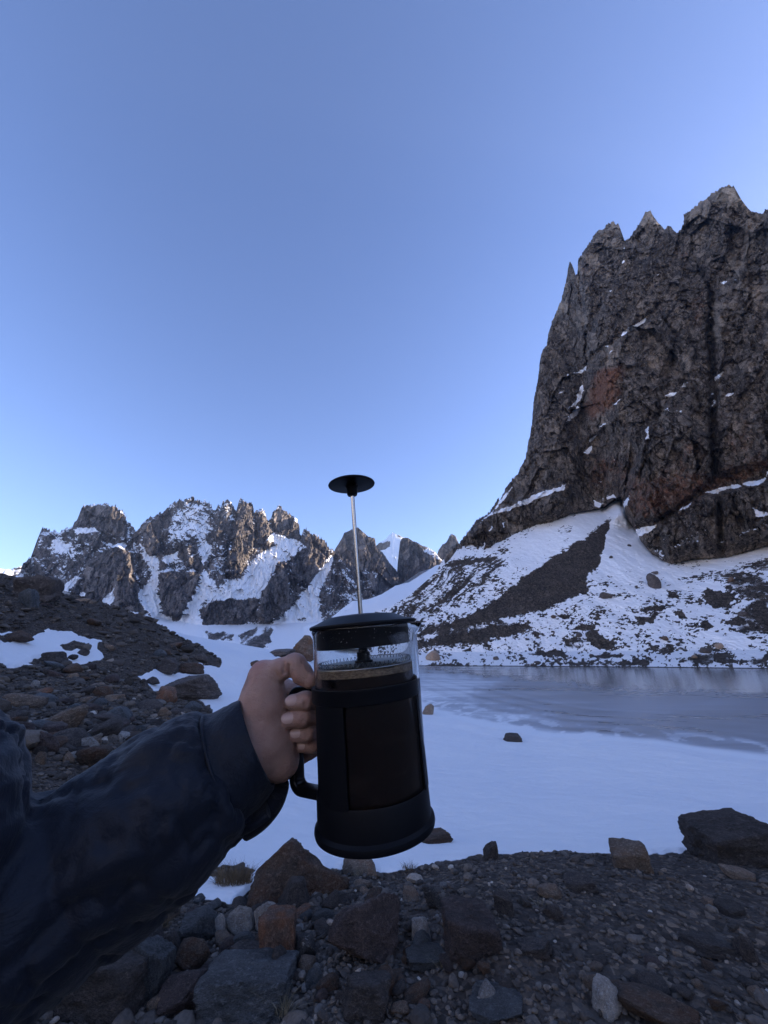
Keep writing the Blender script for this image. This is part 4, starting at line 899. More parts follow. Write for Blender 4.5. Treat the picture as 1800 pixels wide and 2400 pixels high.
# loose stones and gravel, sorted by how large they show
SLEEVE_PX = D_([(-50,1560),(70,1640),(100,1685),(155,1685),(290,1612),(518,1512),(545,1420),(690,1330),(900,1340),(935,1840),(690,1840),(600,1740),(440,1890),(270,2040),(0,2160),(-50,2180)])
def scatter():
    N = 52000
    g = np.random.default_rng(21)
    # uniform over the picture, so that nearer ground gets smaller pieces
    r = np.exp(g.uniform(math.log(2.0), math.log(46), N)); az = g.uniform(R(-52), R(52), N)
    X = r * np.sin(az); Y = r * np.cos(az)
    Z, s = ground_z(X, Y, True)
    px, py = proj(X, Y, Z); depth = Y * CP + (Z - CAMZ) * SP
    ok = (s < .25) & (px > -120) & (px < 1920) & (py < 2560) & (lake_sd(X, Y) < -.3)
    left = sstep(1150, 820, px)                             # the left of the foreground and the hillside are blocky
    hill = sstep(5, 9, r)
    dens = .55 + .45 * np.maximum(left, hill)
    ok &= g.random(N) < dens
    # size: power law in real metres
    base = np.where(hill > .5, .036, .0105 + .0025 * left)
    u = g.random(N); size = base * (1 - u) ** (-1 / np.where(hill > .5, 2.7, 3.0 - .65 * left))
    size = np.minimum(size, np.where(hill > .5, .30, np.where(left > .5, .075, .050))) * np.where(hill > .5, 1 + r / 40, 1)
    X, Y, Z, size, px, py, depth, left, hill = [q[ok] for q in (X, Y, Z, size, px, py, depth, left, hill)]
    wpx = size * 2 * FPX / depth
    near = np.zeros(len(X), bool)
    for (sx, sy, sw, _) in stones: near |= (np.hypot(px - sx, (py - sy) * 1.4) < sw * .42) & (wpx > sw * .16)
    X, Y, Z, size, px, py, depth, wpx, hill = [q[~near] for q in (X, Y, Z, size, px, py, depth, wpx, hill)]
    hid = polysd(px, py, SLEEVE_PX) > -4
    vis = (~hid) & (px > 4) & (px < 1796) & (py < 2392) & (py > 1380)
    order = np.argsort(-np.where(vis, wpx, 0))
    nI = 205
    mats = ['dark', 'brown', 'purple', 'blue', 'tan', 'pale', 'rust']; pm = [.40, .20, .14, .10, .08, .045, .035]
    pool = {m: [mesh_np('loose_stone', *rock_shape(500 + 31 * i + len(m), 3, 11, [.05, .1, .3, .4, .08][i % 5], .12, .55), M[m], True) for i in range(5)] for m in mats}
    word = {'dark': 'dark grey', 'brown': 'brown', 'purple': 'purplish', 'blue': 'blue-grey', 'tan': 'tan', 'pale': 'pale', 'rust': 'rusty'}
    from collections import defaultdict
    cand = defaultdict(list)
    for k in order[:nI]:
        m = mats[g.choice(len(mats), p=pm)]; i = int(g.integers(5)); sz = size[k]
        fl = g.uniform(.4, .75)
        o = link('loose_stone', pool[m][i]); o.scale = (sz * g.uniform(.9, 1.25), sz * g.uniform(.75, 1.05), sz * fl)
        o.rotation_euler = (g.uniform(-.3, .3), g.uniform(-.3, .3), g.uniform(0, 6.28)); o.location = (X[k], Y[k], Z[k] + sz * fl * .35)
        d = [(math.hypot(px[k] - sx, py[k] - sy) - sw * .3, lab, sx, sy) for sx, sy, sw, lab in stones]
        dd, lab, sx, sy = min(d)
        ax, ay = px[k] - sx, py[k] - sy
        rel = ('right of' if ax > 0 else 'left of') if abs(ax) > abs(ay) else ('in front of' if ay > 0 else 'behind')
        short = ' '.join(w_ for w_ in lab.replace(',', '').split()[:7])
        for cut in (' lying', ' in the', ' on the', ' at the', ' below', ' right of', ' left of', ' beside', ' under', ' above', ' behind', ' near', ' between', ' against', ' just', ' touching', ' alone', ' inside', ' leaning', ' cut', ' half', ' with', ' low', ' right', ' left', ' among'):
            p = (' ' + short).find(cut)
            if p > 6: short = short[:p - 1]
        cand[f"{word[m]} {['angular', 'blocky', 'rounded', 'smooth', 'broken'][i]} stone {rel} the {short}"].append((wpx[k], o))
    for lab, lst in cand.items():
        lst.sort(key=lambda q: -q[0])
        for j, (_, o) in enumerate(lst):
            if len(lst) == 1: l2 = lab
            elif len(lst) == 2: l2 = ('larger ' if j == 0 else 'smaller ') + lab
            else: l2 = (['largest ', 'second largest ', 'third largest '] + ['small '] * 99)[j] + lab
            tag(o, ' '.join(l2.split()[:16]), 'stone', 'loose stones scattered over the moraine')
    rest = order[nI:]
    # everything smaller: one mesh of real pebbles
    A = rest[wpx[rest] > 7]; B = rest[wpx[rest] <= 7]
    VV, FF, TT = [], [], []; off = 0
    for idx, sub, nv in ((A, 2, 12), (B, 1, 12)):
        sh = [rock_shape(900 + i, sub, 9, .05 + .25 * (i % 3) / 2, .0, .6) for i in range(nv)]
        v = np.stack([q[0] for q in sh]); f = sh[0][1]; n = len(idx)
        if n == 0: continue
        kk = g.integers(nv, size=n); base = v[kk]
        sc = size[idx][:, None] * np.stack([g.uniform(.9, 1.3, n), g.uniform(.75, 1.05, n), g.uniform(.4, .8, n)], 1)
        p = base * sc[:, None, :]; an = g.uniform(0, 6.28, n); c, s_ = np.cos(an)[:, None], np.sin(an)[:, None]
        q = np.stack([p[..., 0] * c - p[..., 1] * s_, p[..., 0] * s_ + p[..., 1] * c, p[..., 2]], -1)
        q += np.stack([X[idx], Y[idx], Z[idx] + sc[:, 2] * .35], 1)[:, None, :]
        VV.append(q.reshape(-1, 3)); FF.append((f[None] + (np.arange(n) * v.shape[1])[:, None, None]).reshape(-1, 3) + off); off += n * v.shape[1]
        t = g.beta(1.3, 1.9, n); TT.append(np.repeat(t, v.shape[1]))
    me = mesh_np('gravel', np.concatenate(VV), np.concatenate(FF), M['gravel'], False, {'tint': np.concatenate(TT)})
    o = link('gravel', me); o['kind'] = 'stuff'; o['label'] = 'dark loose gravel and small stones covering the moraine'
scatter()
# ------------------------------------------------------------------ dry grass
def mat_grass(name, a, b_):
    b = NB(name); return b.fin(b.bsdf(b.mix(b.attr('tint'), a, b_), .7))
M['grass_b'] = mat_grass('brown_grass', (.075, .052, .028), (.24, .165, .085)); M['grass_p'] = mat_grass('straw_grass', (.10, .085, .05), (.32, .28, .19))
def tuft(dx, dy, wpx, hpx, n, mat, lab, seed, width=.0016):
    g = np.random.default_rng(seed); X, Y, Z = hitground(dx * DK, dy * DK - 3); depth = Y * CP + (Z - CAMZ) * SP
    W = wpx * DK * depth / FPX / 2; H = hpx * DK * depth / FPX
    V, F, T = [], [], []
    for i in range(n):
        a = g.uniform(0, 6.28); rr = W * .75 * math.sqrt(g.random()); bx, by = rr * math.cos(a), rr * math.sin(a) * .6
        bz = float(ground_z(np.array([X + bx]), np.array([Y + by]))[0]) - Z - .01 if i % 4 == 0 else bz if i else 0
        h = H * g.uniform(.5, 1.1); lean = g.normal(0, .4) * H + bx * .5; lean2 = g.normal(0, .3) * H
        t = g.random(); k = len(V); ang = g.uniform(0, 3.14); ux, uy = math.cos(ang), math.sin(ang)
        for q in range(5):
            f = q / 4; w_ = width * (1 - f) + .0002
            cx = bx + lean * f * f; cy = by + lean2 * f * f; cz = bz + h * (f - .18 * f * f)
            V += [(cx - ux * w_, cy - uy * w_, cz), (cx + ux * w_, cy + uy * w_, cz)]; T += [t, t]
        F += [[k + 2 * q, k + 2 * q + 1, k + 2 * q + 3, k + 2 * q + 2] for q in range(4)]
    o = link('grass_tuft', mesh_np('grass_tuft', V, F, M[mat], True, {'tint': T}), None, (X, Y, Z))
    tag(o, lab, 'grass tuft', 'tufts of dry grass on the moraine')
tuft(505, 1912, 105, 42, 620, 'grass_b', 'brown grass clump in the snow beside the sleeve', 1, .0022)
tuft(572, 1900, 16, 14, 40, 'grass_b', 'little brown tuft left of the pyramid-shaped rock', 2)
tuft(884, 1884, 40, 20, 110, 'grass_b', 'brown tuft at the snow edge right of the press base', 3)
tuft(772, 1896, 26, 22, 40, 'grass_p', 'straw tuft in front of the rounded grey-tan rock', 4, .0012)
tuft(612, 2212, 44, 62, 60, 'grass_p', 'pale straw tuft right of the large blue-grey slab', 5, .0014)
tuft(250, 2150, 40, 60, 60, 'grass_p', 'pale straw tuft between the bottom-left slabs', 6, .0014)
tuft(330, 2010, 90, 34, 200, 'grass_b', 'flattened brown grass under the sleeve', 7, .0016)
tuft(955, 2095, 34, 34, 26, 'grass_p', 'thin straw stalks beside the tilted flat stone', 8, .0010)
tuft(1168, 1962, 30, 26, 24, 'grass_p', 'thin straw stalks in the middle of the gravel', 9, .0009)
tuft(1300, 1968, 40, 16, 40, 'grass_p', 'sparse straw tuft right of the orange-tan stone', 10, .0009)
tuft(712, 1958, 40, 34, 24, 'grass_p', 'thin straw stalks beside the smooth dark stone', 11, .0010)
# ------------------------------------------------------------------ French press
def camvec(r, u, f): return Vector((r, f * CP - u * SP, f * SP + u * CP))
PZ0 = .342
AX = camvec(-.09, math.cos(R(17)), math.sin(R(17))).normalized()
XR = (camvec(1, 0, 0) - AX * camvec(1, 0, 0).dot(AX)).normalized(); YB = AX.cross(XR)
PB = Vector(camp(880, 1937, PZ0))
PM = Matrix((( XR.x, YB.x, AX.x, PB.x), (XR.y, YB.y, AX.y, PB.y), (XR.z, YB.z, AX.z, PB.z), (0, 0, 0, 1)))
press = empty('french_press'); press.matrix_world = PM
tag(press, 'black and glass French press full of coffee held up against the mountains', 'French press')
M['plastic'] = (lambda b: b.fin(b.bsdf((.0040, .0047, .0070), b.math('ADD', .42, b.math('MULTIPLY', b.noise(60, 4), .12)), b.bump(b.noise(900, 3), .06, .0004), Specular_IOR_Level=.13)))(NB('black_plastic'))
M['plastic_gloss'] = simple('glossy_black_plastic', (.006, .0065, .008), .28, Specular_IOR_Level=.28)
M['steel'] = simple('brushed_steel', (.42, .41, .40), .24, Metallic=1.0)
M['mesh'] = simple('steel_mesh', (.30, .30, .30), .42, Metallic=1.0)
def mat_glass():
    b = NB('beaker_glass')
    fog = b.step(b.noise(26, 5, .6, stretch=(1, 1, 1.6)), .48, .72)
    g = b.n('ShaderNodeBsdfPrincipled'); g.inputs['Base Color'].default_value = (.97, .985, .98, 1)
    g.inputs['Transmission Weight'].default_value = 1; g.inputs['IOR'].default_value = 1.47
    b.l(b.math('MULTIPLY', fog, .10), g.inputs['Roughness'])
    return b.fin(g.outputs[0])
M['glass'] = mat_glass()
M['coffee'] = simple('black_coffee', (.013, .0058, .0040), .12, Specular_IOR_Level=.3)
M['foam'] = (lambda b: b.fin(b.bsdf(b.mix(b.step(b.noise(300, 7, .75, stretch=(1, 1, 2.2)), .38, .66), (.13, .080, .046), (.36, .265, .175)), .7, b.bump(b.vor(700), .5, .0006))))(NB('coffee_foam'))
M['water'] = simple('water_droplets', (.9, .92, .95), .05, Transmission_Weight=.6, IOR=1.33)
def lathe(name, prof, mat, parent, seg=128, mod=None, closed=False, smooth=True):
    th = np.linspace(0, 2 * math.pi, seg, endpoint=False); P = np.array(prof, float)
    r = np.broadcast_to(P[:, 0:1], (len(P), seg)); z = np.broadcast_to(P[:, 1:2], (len(P), seg)).copy(); T = np.broadcast_to(th[None], r.shape)
    if mod: r, z = mod(r, z, T)
    V = np.stack([r * np.cos(T), r * np.sin(T), z], -1).reshape(-1, 3); F = gridfaces(len(P), seg, True)
    if closed:
        j = np.arange(seg); b0 = (len(P) - 1) * seg
        F = np.concatenate([F, np.stack([b0 + j, b0 + (j + 1) % seg, (j + 1) % seg, j], 1)])
    me = mesh_np(name, V, F, mat, smooth)
    bm = bmesh.new(); bm.from_mesh(me); bmesh.ops.remove_doubles(bm, verts=bm.verts, dist=1e-6); bmesh.ops.recalc_face_normals(bm, faces=bm.faces)
    for e in bm.edges:
        if len(e.link_faces) == 2 and e.calc_face_angle(0) > R(38): e.smooth = False
    bm.to_mesh(me); bm.free()
    return link(name, me, parent)
def sweep(name, pts, sect, mat, parent, up=None, cap=True):
    """sweep a closed 2-D section along a polyline (both in local space)"""
    P = np.array(pts, float); n = len(P); S = np.array(sect, float); k = len(S)
    T = np.gradient(P, axis=0); T /= np.linalg.norm(T, axis=1)[:, None]
    U0 = np.array(up if up is not None else (0, 0, 1), float); rings = []
    for i in range(n):
        u = U0 - T[i] * (U0 @ T[i]); u /= np.linalg.norm(u); v = np.cross(T[i], u)
        rings.append(P[i] + S[:, 0:1] * u + S[:, 1:2] * v)
    V = np.concatenate(rings); bm = bmesh.new(); bv = [bm.verts.new(v) for v in V]
    for f in gridfaces(n, k, True): bm.faces.new([bv[i] for i in f])
    if cap: bm.faces.new(bv[:k][::-1]); bm.faces.new(bv[-k:])
    bmesh.ops.recalc_face_normals(bm, faces=bm.faces)
    for f in bm.faces: f.smooth = True
    for e in bm.edges:
        if len(e.link_faces) == 2 and e.calc_face_angle(0) > R(50): e.smooth = False
    me = bpy.data.meshes.new(name); bm.to_mesh(me); bm.free(); me.materials.append(mat); return link(name, me, parent)
def superell(a, b, n=24, p=4):
    t = np.linspace(0, 2 * math.pi, n, endpoint=False); c, s = np.cos(t), np.sin(t)
    return np.stack([a * np.sign(c) * np.abs(c) ** (2 / p), b * np.sign(s) * np.abs(s) ** (2 / p)], 1)
SPT = R(-8)
def spout(r, z, T):
    d = (T - SPT + math.pi) % (2 * math.pi) - math.pi; k = np.exp(-(d / R(15)) ** 2) * sstep(.146, .1705, z)
    return r + .0105 * k, z - .0015 * k
lathe('glass_beaker', [(0, .0052), (.046, .0052), (.0485, .0075), (.0490, .012), (.0490, .160), (.0494, .166), (.0504, .1695), (.0500, .1708), (.0488, .1702), (.0474, .166), (.0468, .160), (.0468, .013), (.0455, .0085), (0, .0078)], M['glass'], press, 160, spout)
lathe('coffee', [(0, .0082), (.0452, .0087), (.0466, .0125), (.0466, .1274), (.0455, .1276), (0, .1276)], M['coffee'], press)
def foamw(r, z, T): return r, z + np.where(z > .1300, .0006 * np.sin(3 * T + 1) + .0004 * np.sin(7 * T), 0)
lathe('coffee_foam', [(0, .1278), (.0466, .1278), (.0466, .1336), (.0445, .1342), (.03, .1338), (0, .1338)], M['foam'], press, 128, foamw)
# black holder: base cup, band and bars
lathe('base_cup', [(.046, .0006), (.0505, .0), (.0530, .0012), (.0536, .0035), (.0532, .0062), (.0516, .0076), (.0508, .0086), (.0506, .0300), (.0500, .0316), (.0491, .0312), (.0491, .0046), (.046, .0042)], M['plastic'], press, 144, None, True)
lathe('frame_band', [(.0492, .1062), (.0508, .1058), (.0516, .1064), (.0518, .1080), (.0518, .1165), (.0522, .1178), (.0520, .1190), (.0506, .1192), (.0492, .1188)], M['plastic'], press, 144, None, True)
def bar(a0, a1):
    th = np.linspace(R(a0), R(a1), 20); prof = [(.0491, 0), (.0512, 0)]; bm = bmesh.new(); g = []
    for z in (.0305, .107):
        for r in (.0491, .0511):
            g.append([bm.verts.new((r * math.cos(t) , r * math.sin(t), z)) for t in th])
    b0i, b0o, b1i, b1o = g
    for i in range(19):
        bm.faces.new((b0o[i], b0o[i + 1], b1o[i + 1], b1o[i])); bm.faces.new((b0i[i + 1], b0i[i], b1i[i], b1i[i + 1]))
    for i in (0, 19): bm.faces.new((b0i[i], b0o[i], b1o[i], b1i[i]))
    bmesh.ops.recalc_face_normals(bm, faces=bm.faces)
    me = bpy.data.meshes.new('frame_bar'); bm.to_mesh(me); bm.free(); me.materials.append(M['plastic']); link('frame_bar', me, press)
bar(-152, -111); bar(-23, 12); bar(60, 95); bar(128, 168)
HA = math.pi - R(31.6)                                     # the handle leaves on the left, turned away from the viewer
hd = np.array([math.cos(HA), math.sin(HA), 0]); hn = np.array([-hd[1], hd[0], 0])
def arc(c, r, a0, a1, n=7): return [(c[0] + r * math.cos(t), c[1] + r * math.sin(t)) for t in np.linspace(R(a0), R(a1), n)]
hp = [(.0495, .1125), (.060, .1132), (.072, .1128)] + arc((.0835, .1015), .011, 80, 0) + [(.0945, .080), (.0940, .060), (.0935, .040)] + arc((.0835, .0295), .010, 0, -90) + [(.074, .0192), (.062, .0190), (.0495, .0190)]
dense = []
for i in range(len(hp) - 1):
    for t in np.linspace(0, 1, 3, endpoint=False): dense.append(tuple(np.array(hp[i]) * (1 - t) + np.array(hp[i + 1]) * t))
dense.append(hp[-1])
sweep('handle', [hd * r + np.array([0, 0, z]) for r, z in dense], superell(.0078, .0045, 28, 5), M['plastic_gloss'], press, up=hn)
# lid, plunger and filter
def lidmod(r, z, T):
    d = (T - SPT + math.pi) % (2 * math.pi) - math.pi
    return r + np.where(r > .049, .0035 * np.exp(-(d / R(20)) ** 2), 0), z
lathe('lid', [(.0025, .1838), (.012, .1836), (.024, .1828), (.033, .1818), (.0350, .1812), (.0450, .1768), (.0502, .1750), (.0518, .1742), (.0522, .1728), (.0516, .1712), (.0502, .1711), (.0464, .1711), (.0460, .169), (.0459, .1525), (.0446, .1522), (.0444, .170), (.030, .1735), (.0085, .1742), (.0080, .160), (.0040, .160), (.0032, .175)], M['plastic'], press, 128, lidmod)
lathe('plunger_rod', [(0, .1385), (.0022, .1385), (.0022, .3170), (0, .3170)], M['steel'], press, 24)
lathe('plunger_knob', [(0, .3295), (.018, .3294), (.0240, .3286), (.0258, .3274), (.0264, .3262), (.0260, .3252), (.0240, .3249), (.012, .3246), (.0072, .3240), (.0062, .3220), (.0058, .3145), (.0050, .3130), (.0024, .3130)], M['plastic'], press, 96)
lathe('filter_disc', [(0, .1366), (.043, .1362), (.0462, .1352), (.0464, .1346), (.0462, .1346), (.043, .1356), (0, .1360)], M['mesh'], press, 96)
lathe('filter_hub', [(0, .1366), (.0090, .1366), (.0092, .1385), (.0070, .1390), (.0066, .1460), (.0048, .1470), (.0046, .1500), (.0022, .1505)], M['plastic_gloss'], press, 32)
hel = []
for i in range(62 * 10):
    t = i / 620 * 2 * math.pi; q = i / 10 * 2 * math.pi; rr = .0438 + .0017 * math.cos(q); hel.append((rr * math.cos(t), rr * math.sin(t), .1376 + .0019 * math.sin(q)))
sweep('filter_spring', hel, superell(.0003, .0003, 6, 2), M['steel'], press, up=(0, 0, 1))
def droplets():
    g = np.random.default_rng(5); V0, F0 = ICO[1]; V, F = [], []
    for i in range(80):
        a = g.uniform(R(-175), R(-5)); z = g.uniform(.137, .168); r = g.uniform(.00015, .00042)
        c = np.array([.0467 * math.cos(a), .0467 * math.sin(a), z]); V.append(V0 * r * np.array([1, 1, g.uniform(1, 1.8)]) + c); F.append(F0 + i * len(V0))
    o = link('droplets', mesh_np('droplets', np.concatenate(V), np.concatenate(F), M['water'], True), press); o['kind'] = 'stuff'
droplets()
# ------------------------------------------------------------------ the person: hand and jacket sleeve
def HP(hx, hy, d): return camp(540 + hx / 5.529, 1500 + hy / 5.529, d)
def DP(dx, dy, d): return camp(dx * DK, dy * DK, d)
def rcone(P, a, b, ra, rb):
    ba = b - a; L = ba @ ba; t = np.clip(((P - a) @ ba) / L, 0, 1)
    d = np.linalg.norm(P - a - t[..., None] * ba, axis=-1); return d - (ra + (rb - ra) * t)
def smin(a, b, k):
    h = np.clip(.5 + .5 * (b - a) / k, 0, 1); return b + (a - b) * h - k * h * (1 - h)
def surface_nets(f, lo, hi, h):
    n = np.ceil((hi - lo) / h).astype(int) + 1
    ax = [lo[i] + h * np.arange(n[i]) for i in range(3)]
    G = np.stack(np.meshgrid(*ax, indexing='ij'), -1).astype(np.float32)
    Fv = f(G); S = Fv < 0
    c = [(i, j, k) for i in (0, 1) for j in (0, 1) for k in (0, 1)]
    sl = lambda A, q: A[q[0]:A.shape[0] - 1 + q[0], q[1]:A.shape[1] - 1 + q[1], q[2]:A.shape[2] - 1 + q[2]]
    cnt = sum(sl(S, q).astype(np.int8) for q in c); act = (cnt > 0) & (cnt < 8)
    I = np.argwhere(act); ids = np.full(act.shape, -1, np.int64); ids[act] = np.arange(len(I))
    acc = np.zeros((len(I), 3)); m = np.zeros(len(I))
    for q in c:
        for d in range(3):
            if q[d]: continue
            q2 = list(q); q2[d] = 1
            fa = Fv[I[:, 0] + q[0], I[:, 1] + q[1], I[:, 2] + q[2]]; fb = Fv[I[:, 0] + q2[0], I[:, 1] + q2[1], I[:, 2] + q2[2]]
            x = (fa < 0) != (fb < 0); t = np.where(x, fa / np.where(fa == fb, 1, fa - fb), 0)
            p = np.tile(np.array(q, float), (len(I), 1)); p[:, d] += t; acc += p * x[:, None]; m += x
    V = lo + h * (I + acc / m[:, None]); faces = []
    for d in range(3):
        e1, e2 = (d + 1) % 3, (d + 2) % 3
        s0 = [slice(None)] * 3; s1 = [slice(None)] * 3; s0[d] = slice(0, -1); s1[d] = slice(1, None)
        X = S[tuple(s0)] != S[tuple(s1)]; J = np.argwhere(X)
        J = J[(J[:, e1] > 0) & (J[:, e2] > 0) & (J[:, e1] < S.shape[e1] - 1) & (J[:, e2] < S.shape[e2] - 1)]
        def cell(a, b):
            K = J.copy(); K[:, e1] -= a; K[:, e2] -= b; return ids[K[:, 0], K[:, 1], K[:, 2]]
        q = np.stack([cell(1, 1), cell(0, 1), cell(0, 0), cell(1, 0)], 1)
        flip = ~S[J[:, 0], J[:, 1], J[:, 2]]; q[flip] = q[flip][:, ::-1]; faces.append(q)
    F = np.concatenate(faces); return V, F[(F >= 0).all(1)]
def vnormals(V, F):
    n = np.cross(V[F[:, 2]] - V[F[:, 0]], V[F[:, 3]] - V[F[:, 1]]); N = np.zeros_like(V)
    for k in range(4): np.add.at(N, F[:, k], n)
    return N / (np.linalg.norm(N, axis=1)[:, None] + 1e-12)
def relax(V, F, it, lam=.5):
    E = np.concatenate([F[:, [i, (i + 1) % 4]] for i in range(4)]); E = np.concatenate([E, E[:, ::-1]])
    cnt = np.bincount(E[:, 0], minlength=len(V))[:, None]
    for _ in range(it):
        s = np.zeros_like(V)
        for k in range(3): s[:, k] = np.bincount(E[:, 0], V[E[:, 1], k], len(V))
        V = V + lam * (s / np.maximum(cnt, 1) - V)
    return V
ROOT = DP(-150, 2040, .27)
person = empty('person', ROOT)
tag(person, 'outstretched arm in a dark navy puffer jacket, bare hand gripping the press handle', 'person')
FING = [  # tip, middle joint next to it, middle knuckle, base knuckle: (hx, hy, depth) in the close-up view
    [(800, 808, .3915), (965, 792, .3925), (1150, 765, .4120), (720, 640, .440)],
    [(757, 1035, .3890), (935, 1005, .3905), (1152, 965, .4130), (690, 930, .450)],
    [(862, 1222, .3925), (985, 1203, .3935), (1150, 1170, .4140), (720, 1230, .448)],
    [(942, 1376, .3975), (1040, 1366, .3980), (1150, 1370, .4180), (830, 1530, .447)]]
FRAD = [(.0078, .0088, .0094, .0108), (.0082, .0092, .0098, .0112), (.0076, .0086, .0092, .0106), (.0066, .0074, .0082, .0100)]
def hand_sdf(G):
    d = None
    palm = [((330, 1080, .395), (410, 850, .397), .0245, .0225), ((410, 850, .397), (440, 600, .402), .0222, .0180), ((440, 600, .402), (432, 462, .404), .0175, .0142),
            ((470, 900, .398), (478, 1200, .396), .0190, .0240), ((478, 1200, .396), (648, 1572, .394), .0245, .0182), ((300, 1150, .392), (560, 1480, .394), .0260, .0220),
            ((300, 1330, .388), (60, 1560, .372), .0290, .0300), ((470, 1150, .404), (330, 1330, .392), .0230, .0260)]
    for (a, b, ra, rb) in palm:
        q = rcone(G, HP(*a), HP(*b), ra, rb); d = q if d is None else smin(d, q, .010)
    for f, r in zip(FING, FRAD):                          # the hidden back of the hand, up to the knuckles
        q = rcone(G, HP(400, 1150, .408), HP(*f[3]), .019, r[3]); d = smin(d, q, .010)
    th = [((432, 462, .404), (640, 385, .402), .0140, .0106), ((640, 385, .402), (835, 318, .400), .0104, .0112)]
    for (a, b, ra, rb) in th: d = smin(d, rcone(G, HP(*a), HP(*b), ra, rb), .005)
    q = smin(rcone(G, HP(835, 318, .400), HP(930, 440, .397), .0110, .0104), rcone(G, HP(930, 440, .397), HP(1022, 520, .3935), .0106, .0084), .003)
    d = smin(d, q, .003)
    for f, r in zip(FING, FRAD):
        P = [HP(*p) for p in f]
        q = smin(rcone(G, P[0], P[1], r[0], r[1]), rcone(G, P[1], P[2], r[1] * .98, r[2]), .003)
        q2 = rcone(G, P[2], P[3], r[2], r[3])
        q = smin(q, q2, .002); d = smin(d, q, .0012)
    # creases at the thumb joint and the fingers' last joints
    cr = [((752, 330, .3905), (768, 505, .3935), .0016), ((535, 370, .3885), (610, 480, .3895), .0020), ((360, 440, .3875), (540, 440, .3880), .0012), ((690, 300, .3925), (700, 420, .3920), .0010)]
    for f in FING: 
        a, b_ = np.array(f[1], float), np.array(f[0], float)
        cr.append(((a[0] + 6, a[1] - 40, a[2] - .0085), (a[0] + 10, a[1] + 40, a[2] - .0085), .0008))
    for (a, b, r) in cr:
        q = rcone(G, HP(*a), HP(*b), r, r); d = -smin(-d, q, .0035)
    return d
def make_hand():
    pts = np.array([HP(*p) for p in [(100, 1650, .36), (1150, 300, .42), (1150, 1700, .42), (150, 400, .41), (100, 1650, .40), (700, 900, .46), (800, 1850, .41)]])
    lo = pts.min(0) - .035; hi = pts.max(0) + .03
    V, F = surface_nets(hand_sdf, lo, hi, .00105)
    V = relax(V, F, 3)
    N = vnormals(V, F)
    V = V + N * (fbm(V[:, 0] * 60, V[:, 1] * 60, V[:, 2] * 60, 3) * .0009 + ridged(V[:, 0] * 170, V[:, 1] * 170, V[:, 2] * 170, 2) * .00018)[:, None]
    b = NB('skin')
    n1 = b.noise(38, 5, .6); n2 = b.noise(420, 5, .7)
    col = b.mix(b.step(n1, .35, .68), (.315, .182, .142), (.395, .245, .198)); col = b.mix(b.math('MULTIPLY', b.step(b.noise(20, 4), .5, .7), .6), col, (.37, .155, .118))
    m = b.fin(b.bsdf(col, .5, b.bump(b.math('ADD', b.math('ADD', n2, b.math('MULTIPLY', b.vor(700), -.8)), b.math('MULTIPLY', b.noise(150, 5, .65, stretch=(1, 1, 2.5), dist=1.2), 1.6)), .55, .0009), Subsurface_Weight=.12, Subsurface_Scale=.006, Specular_IOR_Level=.4))
    link('body', mesh_np('body', V - ROOT, F, m, True), person)
    nm = simple('fingernail', (.50, .335, .29), .22, Specular_IOR_Level=.5)
    toc = lambda p: (np.array([0, 0, CAMZ]) - p) / np.linalg.norm(np.array([0, 0, CAMZ]) - p)
    for f, r in zip(FING, FRAD):
        P0, P1 = HP(*f[0]), HP(*f[1]); ax = P0 - P1; ax /= np.linalg.norm(ax); n = toc(P0); n = n - ax * (n @ ax)
        n = n + .28 * np.array([0, 0, 1.0]); n = n - ax * (n @ ax); n /= np.linalg.norm(n); s = np.cross(n, ax)
        V0, F0 = ICO[3]; v = V0.copy(); v[:, 0] = np.sign(v[:, 0]) * np.abs(v[:, 0]) ** .8
        L = r[0] * .80; W = r[0] * .70
        c = P0 + n * (r[0] * .955) - ax * r[0] * .02
        q = c + v[:, 0:1] * L * ax + v[:, 1:2] * W * s + (v[:, 2:3] * .0011 - (v[:, 1:2] ** 2) * W * .32) * n
        link('fingernail', mesh_np('fingernail', q - ROOT, F0, nm, True), person)
make_hand()
def mat_jacket():
    b = NB('navy_nylon')
    w1 = b.noise(9, 6, .6, dist=.8); w2 = b.noise(34, 6, .65, dist=.6)
    col = b.mix(b.step(w1, .3, .7), (.0035, .0055, .0120), (.0062, .0095, .0190))
    h = b.math('ADD', w1, b.math('MULTIPLY', w2, .30))
    return b.fin(b.bsdf(col, .55, b.bump(h, .6, .012), Specular_IOR_Level=.20, Sheen_Weight=.06, Sheen_Roughness=.6))
M['jacket'] = mat_jacket()
SLV = [((492, 1656, .374), .0515), ((440, 1695, .365), .0605), ((365, 1745, .352), .0650), ((212, 1858, .325), .0660), ((60, 1944, .30), .0682), ((-150, 2030, .27), .072), ((-360, 2120, .24), .08)]
UPP = [((-118, 1690, .30), .0540), ((-230, 1840, .262), .074), ((-360, 2040, .235), .08)]
def sleeve_sdf(G):
    d = None
    for (a, ra), (b, rb) in zip(SLV[:-1], SLV[1:]):
        q = rcone(G, DP(*a), DP(*b), ra, rb); d = q if d is None else smin(d, q, .012)
    e = None
    for (a, ra), (b, rb) in zip(UPP[:-1], UPP[1:]):
        q = rcone(G, DP(*a), DP(*b), ra, rb); e = q if e is None else smin(e, q, .012)
    d = smin(d, e, .004)
    a, f = DP(486, 1660, .373), DP(557, 1601, .3853); f = (f - a) / np.linalg.norm(f - a)
    return -smin(-d, -((G - a) @ f - .003), .006)                # ends at the cuff seam
